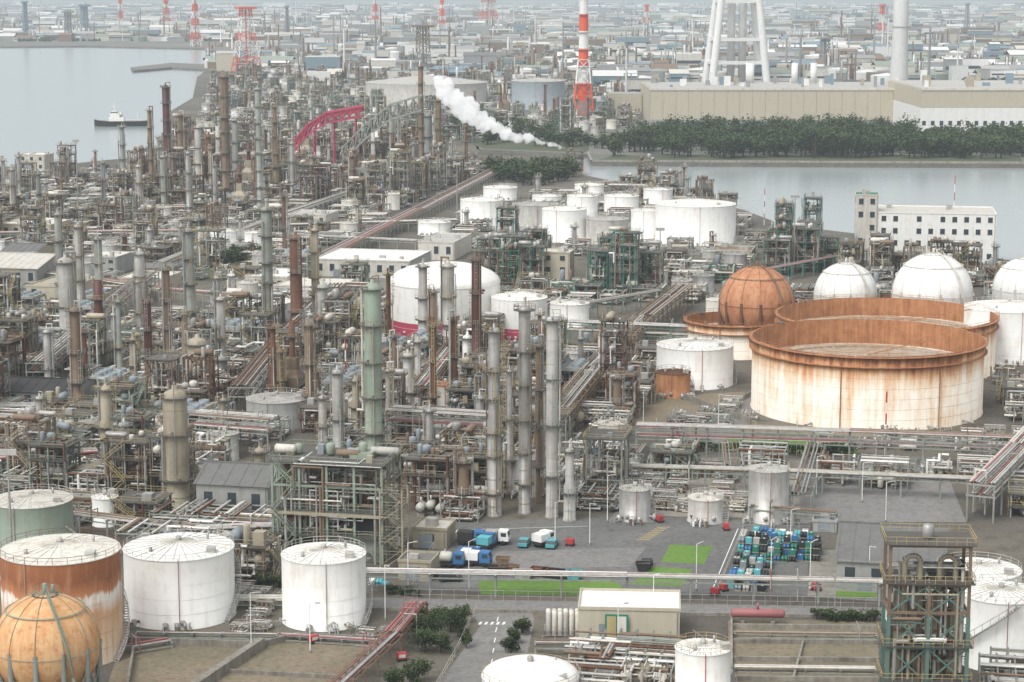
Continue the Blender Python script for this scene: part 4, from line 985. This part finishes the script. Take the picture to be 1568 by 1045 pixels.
# ------------------------------------------------------------------ distant districts
def district(n,y0,y1,x0,x1,seed,name,tall=.05,hs=1.0):
    g=random.Random(seed);m=M()
    for _ in range(n):
        D0=G(0,y1)[1];D1=G(0,y0)[1];D=D0+(D1-D0)*g.random()**1.3;px=g.uniform(x0,x1);X=(px-CX)*mpp(D);s=D/3000
        t=g.random()
        if any((X-a)**2+(D-b)**2<(c+18)**2 for a,b,c in OCC if b>1300): continue
        if -22<(px-893)<22 and D<1800: continue
        if t<.62:
            w=g.uniform(10,60)*min(2,s**.5);d=g.uniform(10,36);h=g.uniform(4,12)*(1.8 if g.random()<.15 else 1)*hs;c=g.choice(('farwhite','farwhite','fargrey','wallbeige','farblue','wallgrey','offwhite','rustgrey'))
            m.box(X-w/2,D,0,X+w/2,D+d,h,c);rc=g.choice(('farwhite','fargrey','farblue','offwhite','farroof','rustgrey','roofgrey','palegreen','farroof'))
            if g.random()<.5:
                m.face([(X-w/2-.5,D-.5,h),(X+w/2+.5,D-.5,h),(X+w/2+.5,D+d/2,h+d*.15),(X-w/2-.5,D+d/2,h+d*.15)],rc);m.face([(X-w/2-.5,D+d+.5,h),(X+w/2+.5,D+d+.5,h),(X+w/2+.5,D+d/2,h+d*.15),(X-w/2-.5,D+d/2,h+d*.15)],rc)
            else: m.box(X-w/2+.5,D+.5,h+.01,X+w/2-.5,D+d-.5,h+.6,rc)
            if g.random()<.6: m.box(X-w/2+1,D-.2,h*.45,X+w/2-1,D+.1,h*.62,'glass')
        elif t<.8-tall:
            r=g.uniform(6,18);h=g.uniform(6,12);m.lathe((X,D,0),(0,0,1),[(r,0),(r,h),(.01,h+r*.15)],g.choice(('farwhite','farwhite','fargrey','palegreen')),20,False)
        elif t<.8:
            h=g.uniform(25,60);r=g.uniform(.7,1.7);c=g.choice(('fargrey','farwhite','rustgrey'))
            m.tube((X,D,0),(X,D,h),r,c,8,r2=r*.7)
        elif t<.91:
            h=g.uniform(9,26);w=g.uniform(5,11)
            for a in (-w,0,w):
                for b_ in (-w/2,w/2): m.bar((X+a,D+b_,0),(X+a,D+b_,h),.7,'fargrey')
            for k in range(4): m.box(X-w,D-w/2,h*(k+1)/4-.3,X+w,D+w/2,h*(k+1)/4,g.choice(('fargrey','farblue','rustgrey')))
            for k in range(6): m.vdrum(X+g.uniform(-w,w),D-w/2,2,h*g.uniform(.5,1.3),g.uniform(.7,1.4),g.choice(('farwhite','lightgrey','rustgrey','rust')),8)
        else:
            for k in range(20):
                a=X+g.uniform(-30,30);b_=D+g.uniform(-10,10);r=g.uniform(2,4.5)
                pr=[(.01,0),(r,r*.4),(r*.9,r),(r*.4,r*1.5),(.01,r*1.6)];m.lathe((a,b_,0),(0,0,1),[(q*g.uniform(.8,1.1),z) for q,z in pr],'leaf_dark',7,False)
    m.obj(name)
district(520,77,128,440,1650,1,'industrial_district',.05)
district(80,84,110,330,450,11,'industrial_district',.04)
district(1000,45,78,380,1750,2,'industrial_district',.04)
district(420,45,64,-150,420,3,'industrial_district',.07)
district(2000,8,46,-150,1750,4,'distant_city',.03,1.0)
district(260,70,122,980,1700,6,'industrial_district',.06)
district(80,100,180,940,985,9,'industrial_district',.02)
# ------------------------------------------------------------------ trees
def belt(n,px,h0,h1,nl,leaf,name,seed):
    g=random.Random(seed);m=M();p=[G(*q) for q in px];xs=[a for a,b in p];ys=[b for a,b in p];c=0
    while c<n:
        x=g.uniform(min(xs),max(xs));y=g.uniform(min(ys),max(ys))
        if inpoly(x,y,p):
            k=.6+.8*(noise.noise(Vector((x*.02,y*.02,0)))*.5+.5);h=g.uniform(h0,h1)*k;add_tree(m,x,y,0,h,h*.58,g,nl,leaf,7);c+=1
    m.obj(name)
belt(360,[(985,214),(1060,208),(1400,208),(1400,243),(1050,244),(1010,239),(935,241)],10,16,200,1.6,'tree_belt',1)
belt(230,[(1400,216),(1640,216),(1640,244),(1400,243)],9,13,190,1.6,'tree_belt',11)
belt(80,[(690,196),(760,190),(830,208),(900,220),(890,228),(700,222)],7,12,150,1.6,'tree_belt',2)
belt(60,[(735,262),(830,258),(890,268),(850,285),(760,285)],6,10,150,1.5,'tree_belt',3)
belt(40,[(560,205),(700,200),(700,225),(600,222)],5,9,100,1.5,'tree_belt',4)
belt(26,[(1230,388),(1310,392),(1310,402),(1230,400)],4,7,150,.8,'tree_belt',5)
belt(30,[(320,398),(420,390),(420,400),(330,410)],3,6,150,.8,'tree_belt',7)
belt(24,[(890,220),(950,218),(960,228),(900,230)],5,9,120,1.4,'tree_belt',8)
def hedge(px,n,h,name='hedge',nl=220,leaf=.35,seed=1):
    g=random.Random(seed);m=M();a,b=G(*px[0]),G(*px[1])
    for i in range(n):
        t=(i+g.uniform(-.3,.3)+.5)/n;add_tree(m,a[0]+(b[0]-a[0])*t,a[1]+(b[1]-a[1])*t+g.uniform(-.5,.5),0,h*g.uniform(.75,1.1),h*.6,g,nl,leaf,5)
    m.obj(name)
hedge(((1250,950),(1345,952)),16,2);hedge(((362,898),(432,902)),9,2.6,seed=2);hedge(((1050,690),(1310,697)),50,2.6,seed=3,nl=150);hedge(((0,682),(150,688)),22,3.2,seed=4)
hedge(((590,910),(640,912)),5,1.6,seed=5);hedge(((700,950),(716,1000)),5,1.8,seed=6);hedge(((625,1030),(640,1060)),3,2,seed=7)
for i,(x,y,h) in enumerate(((662,985,4.8),(690,968,3.8),(650,1000,4),(705,955,3),(640,1045,3.4),(676,1000,3.2),(782,1000,2.6),(790,985,2.4),(600,1060,3.5),(650,960,3.6),(1535,690,3),(800,970,2.5),(670,960,3.4),(636,975,3.6))):
    m=M();add_tree(m,0,0,0,h,h*.6,random.Random(50+i),1700,.28,12);m.obj('broadleaf_tree',place(x,y))
# ------------------------------------------------------------------ vehicles & yard items
def wheel(m,x,y,r=.45): m.lathe((x,y-.14,r),(0,1,0),[(.001,0),(r*.55,0),(r,.03),(r,.25),(r*.55,.28),(.001,.28)],'tyre',12)
def truck(x,y,rot,cab,load,L=7,tank=False):
    m=M();m.box(-L/2,-1,.55,L/2,1,.8,'dark')
    x1=L/2;x0=x1-1.9
    prof=[(x0,.8),(x1,.8),(x1,1.6),(x1-.25,2.6),(x0,2.7)]
    for yy in (-1.1,1.1): m.face([(a,yy,z) for a,z in prof],cab)
    for i in range(5):
        a,b_=prof[i],prof[(i+1)%5];m.face([(a[0],-1.1,a[1]),(b_[0],-1.1,b_[1]),(b_[0],1.1,b_[1]),(a[0],1.1,a[1])],cab)
    m.face([(x1+.01,-.95,1.65),(x1+.01,.95,1.65),(x1-.2,.95,2.5),(x1-.2,-.95,2.5)],'glass')
    for yy in (-1.12,1.12): m.box(x0+.5,min(yy,yy*.99),1.65,x1-.4,max(yy,yy*.99),2.35,'glass')
    if tank: m.hdrum((-L/2+.4,0,1.75),(x0-.6,0,1.75),.95,load,14)
    else: m.box(-L/2,-1.15,.82,x0-.2,1.15,1.15,'dark');m.box(-L/2+.05,-1.12,1.16,x0-.25,1.12,2.5,load)
    for xx in (-L/2+1,-L/2+2.1,x1-1):
        for yy in (-1,1): wheel(m,xx,yy)
    m.obj('tank_truck' if tank else 'delivery_truck',place(x,y),rot)
truck(722,834,-.15,'blue','dark',5);truck(762,833,-.2,'white','lightgrey',4.4);truck(728,866,A0,'blue','white',5.6);truck(745,840,1.2,'blue','cyan',4.4)
truck(832,836,.9,'white','white',4.2);truck(692,868,A0,'blue','offwhite',4.6,True)
def car(x,y,rot,c,body=True):
    m=M();pr=[(-2.0,.35),(2.0,.35),(2.05,.8),(1.2,.95),(.5,1.45),(-1.3,1.48),(-1.9,.95),(-2.05,.9)]
    for yy in (-.82,.82): m.face([(a,yy,z) for a,z in pr],c)
    for i in range(8):
        a,b_=pr[i],pr[(i+1)%8];m.face([(a[0],-.82,a[1]),(b_[0],-.82,b_[1]),(b_[0],.82,b_[1]),(a[0],.82,a[1])],'glass' if i in(3,5) else c)
    for yy in (-.83,.83): m.face([(-1.6,yy,.95),(1.0,yy,.95),(.45,yy,1.38),(-1.25,yy,1.4)],'glass')
    for xx in (-1.3,1.3):
        for yy in (-.78,.78): wheel(m,xx,yy,.32)
    m.obj('parked_car',place(x,y),rot)
for i,(x,y,c) in enumerate(((803,836,'cyan'),(660,885,'black'),(682,884,'black'),(990,868,'dark'),(690,890,'dark'),(15,668,'white'),(40,669,'white'),(90,671,'red'),(115,670,'white'),(68,672,'dark'),(715,852,'white'),(845,838,'cyan'))): car(x,y,A0+R.choice((0,1.57,.3)),c)
def cart(x,y):
    m=M();m.box(-.7,-.45,.35,.7,.45,1.3,'red');m.box(-.5,-.5,.6,.5,-.46,1.1,'offwhite')
    for xx in (-.5,.5):
        for yy in (-.45,.45): wheel(m,xx,yy,.25)
    m.bar((.7,0,.5),(1.3,0,.9),.07,'dark');m.obj('fire_extinguisher_cart',place(x,y),R.uniform(0,3))
for q in ((873,836),(1112,812),(1095,912),(615,1012),(590,985),(640,870),(1010,800),(1250,905),(480,985),(1108,905)): cart(*q)
def skip(x,y,c,L=3.2,rot=A0):
    m=M();b=[(-L/2+.4,-.8,0.1),(L/2-.4,-.8,.1),(L/2-.4,.8,.1),(-L/2+.4,.8,.1)];t=[(-L/2,-.95,1.4),(L/2,-.95,1.4),(L/2,.95,1.4),(-L/2,.95,1.4)]
    for i in range(4): m.face([b[i],b[(i+1)%4],t[(i+1)%4],t[i]],c)
    for i in range(4): m.bar(t[i],t[(i+1)%4],.14,c)
    m.face([(a[0]*.97,a[1]*.95,1.1) for a in t],'rust')
    for xx in (-L/4,L/4):
        for yy in (-.93,.93): m.bar((xx,yy,.15),(xx,yy,1.4),.1,c)
    m.obj('scrap_skip',place(x,y),rot)
for i,(x,y,c) in enumerate(((762,880,'dark'),(780,878,'rustgrey'),(826,882,'rust'),(842,884,'dark'),(860,886,'dark'),(878,887,'cyan'),(770,866,'rustgrey'),(985,874,'dark'),(800,886,'lightgrey'),(1070,800,'rust'))): skip(x,y,c,R.uniform(2.4,3.4),A0+R.uniform(-.2,.2))
def stack(x,y,nx,ny,nz,cols,rot=A0,seed=1,name='stacked_drum_pallets'):
    g=random.Random(seed);m=M()
    for i in range(nx):
        for j in range(ny):
            if g.random()<.15: continue
            c=g.choice(cols)
            for k in range(g.randint(1,nz)):
                cc=c if g.random()<.7 else g.choice(cols);a=i*1.35;b=j*1.35;z=k*1.2+.02
                m.box(a,b,z,a+1.15,b+1.15,z+.14,'beige')
                if g.random()<.6:
                    for dx in (.29,.86):
                        for dy in (.29,.86): m.lathe((a+dx,b+dy,z+.15),(0,0,1),[(.28,0),(.28,.42),(.3,.44),(.28,.46),(.28,.9),(.001,.9)],cc,8)
                else:
                    m.box(a+.05,b+.05,z+.15,a+1.1,b+1.1,z+1.1,cc);m.lathe((a+.57,b+.57,z+1.1),(0,0,1),[(.15,0),(.15,.07),(.001,.07)],'white',8)
    m.obj(name,place(x,y),rot)
CC=['blue','cyan','green','black','black','black','lightgrey','bluegrey','bluegrey']
stack(1112,905,5,5,2,CC,seed=1);stack(1120,880,5,6,2,CC,seed=2);stack(1128,856,5,6,3,CC,seed=3);stack(1150,834,4,4,2,['white','lightgrey','cyan','blue'],seed=4)
stack(1184,861,6,7,3,['black','black','green','dark','blue'],seed=5);stack(1192,834,4,3,2,['cyan','lightgrey','white','blue'],seed=6);stack(700,850,3,2,1,['blue','cyan','white'],seed=7)
stack(560,900,3,2,1,['cyan','white'],seed=12)
m=M()
for i in range(7):
    for j in range(3): m.vdrum(i*.9,j*.9,.1,4.0,.4,'offwhite' if (i+j)%3 else 'lightgrey',12)
m.rail([(-.6,-.6),(6,-.6),(6,2.6),(-.6,2.6),(-.6,-.6)],0,'silver');m.obj('gas_cylinder_rack',place(840,975),0)
def bullet(x,y,L,r,c,rot=0,n=1):
    m=M()
    for i in range(n):
        yy=i*(2*r+.5);m.hdrum((-L/2,yy,r+1),(L/2,yy,r+1),r,c,20)
        for q in (-.3,.3): m.box(L*q-.3,yy-r*.8,0,L*q+.3,yy+r*.8,r*.8,'conc')
        m.tube((0,yy,2*r+.9),(0,yy,2*r+2),.2,c,8,cap=True)
    m.obj('horizontal_pressure_vessel',place(x,y),rot)
bullet(138,745,5,1.9,'beige',.9);bullet(645,790,2.4,.85,'lightgrey',1.4,1);bullet(660,787,2.4,.85,'offwhite',1.4);bullet(675,792,2.4,.85,'lightgrey',1.4);bullet(645,775,2.4,.85,'offwhite',1.4)
bullet(1160,955,8,.7,'pinkred',A0*.3);bullet(200,625,9,1.2,'silver',A0);bullet(885,655,2,1.4,'beige',1.2)
def lamp(x,y,h=9,c='white'):
    m=M();m.tube((0,0,0),(0,0,h),.09,c,8,r2=.06);m.tube((0,0,h),(1.2,-.2,h+.2),.05,c,6);m.box(.9,-.4,h+.1,1.6,-.1,h+.25,'lightgrey');m.tube((0,0,0),(0,0,.4),.22,'conc',8)
    m.obj('street_lamp',place(x,y),R.uniform(-1,1))
for x,y in ((850,838),(903,835),(946,1000),(718,905),(625,905),(1066,905),(1240,905),(930,800),(1210,845),(1356,800),(590,950),(1000,968),(1250,760),(1100,660),(1180,905),(385,1000),(475,1000),(1330,905),(985,655),(1320,770)): lamp(x,y,R.uniform(7.5,9.5))
def mast(x,yb,yt):
    X,Y=G(x,yb);h=Hg(Y,yt);m=M();k=6
    for i in range(k): m.tube((0,0,h*i/k),(0,0,h*(i+1)/k),.16,'red' if i%2 else 'white',8)
    m.obj('antenna_mast',(X,Y,0))
mast(1355,700,600);mast(20,480,440);mast(1460,345,270);mast(1170,345,290);mast(530,620,520)
for x,y,yt in ((545,215,90),(120,330,215),(700,330,250),(1215,420,300),(1010,440,350),(20,900,690)):
    X,Y=G(x,y);h=Hg(Y,yt);m=M();m.tube((0,0,0),(0,0,h),.3,'silver',8,r2=.15);m.box(-1.5,-.2,h-.8,1.5,.2,h+.2,'lightgrey');m.obj('floodlight_mast',(X,Y,0))
def fence(px,h=1.8,name='fence',mat='lightgrey'):
    m=M();pp=[G(*p) for p in px];o=pp[0];m.rail([(a-o[0],b-o[1]) for a,b in pp],0,mat,h,2.0,.05);m.obj(name,(*o,0))
fence([(620,918),(1345,932)]);fence([(690,800),(630,905)]);fence([(730,935),(700,1000),(650,1090)],1.2);fence([(1100,905),(1140,808),(1240,810)],1.1);fence([(1030,236),(1100,238)],3,mat='green')
fence([(960,668),(1600,696)],1.5);fence([(830,988),(1010,990)],1.5)
# ------------------------------------------------------------------ haze volume: absorbs, and emits a pale glow in place of scattered daylight
m=M();m.box(-25000,-500,-60,25000,30000,500,'ground');o=m.obj('atmospheric_haze')
hm=bpy.data.materials.new('haze');hm.use_nodes=True;nt=hm.node_tree;nt.nodes.clear()
DEN=.000085
out=nt.nodes.new('ShaderNodeOutputMaterial');va=nt.nodes.new('ShaderNodeVolumeAbsorption');ve=nt.nodes.new('ShaderNodeEmission');ad=nt.nodes.new('ShaderNodeAddShader')
va.inputs['Color'].default_value=(0,0,0,1);va.inputs['Density'].default_value=DEN
ve.inputs['Color'].default_value=(.64,.72,.77,1);ve.inputs['Strength'].default_value=DEN
nt.links.new(va.outputs[0],ad.inputs[0]);nt.links.new(ve.outputs[0],ad.inputs[1]);nt.links.new(ad.outputs[0],out.inputs['Volume']);o.data.materials[0]=hm
# ------------------------------------------------------------------ light (overcast)
w=bpy.data.worlds.new('World');sc.world=w;w.use_nodes=True;nt=w.node_tree;bg=nt.nodes['Background']
sk=nt.nodes.new('ShaderNodeTexSky');sk.sky_type='NISHITA';sk.sun_disc=False
el=math.radians(55);az=math.radians(-140)
sk.sun_elevation=el;sk.sun_rotation=az;sk.dust_density=4;sk.air_density=1.2;sk.ozone_density=1
hs=nt.nodes.new('ShaderNodeHueSaturation');hs.inputs['Saturation'].default_value=.12;hs.inputs['Value'].default_value=1.55
nt.links.new(sk.outputs[0],hs.inputs['Color']);nt.links.new(hs.outputs[0],bg.inputs[0]);bg.inputs[1].default_value=.15
sd=bpy.data.lights.new('sun','SUN');sd.energy=1.15;sd.angle=math.radians(25);sd.color=(1,.975,.93)
so=bpy.data.objects.new('sun',sd);sc.collection.objects.link(so)
dv=Vector((math.sin(az)*math.cos(el),math.cos(az)*math.cos(el),math.sin(el)))
so.rotation_euler=dv.to_track_quat('Z','Y').to_euler()
cd=bpy.data.cameras.new('camera');cd.lens=F/1568*36;cd.sensor_width=36;cd.clip_end=60000;cd.clip_start=1
co=bpy.data.objects.new('camera',cd);sc.collection.objects.link(co);co.location=(0,0,H);co.rotation_euler=(math.pi/2-P,0,0);sc.camera=co
sc.view_settings.view_transform='Standard';sc.view_settings.look='None';sc.view_settings.exposure=0
print('objects',len(bpy.data.objects),'polys',sum(len(o.data.polygons) for o in bpy.data.objects if o.type=='MESH'))
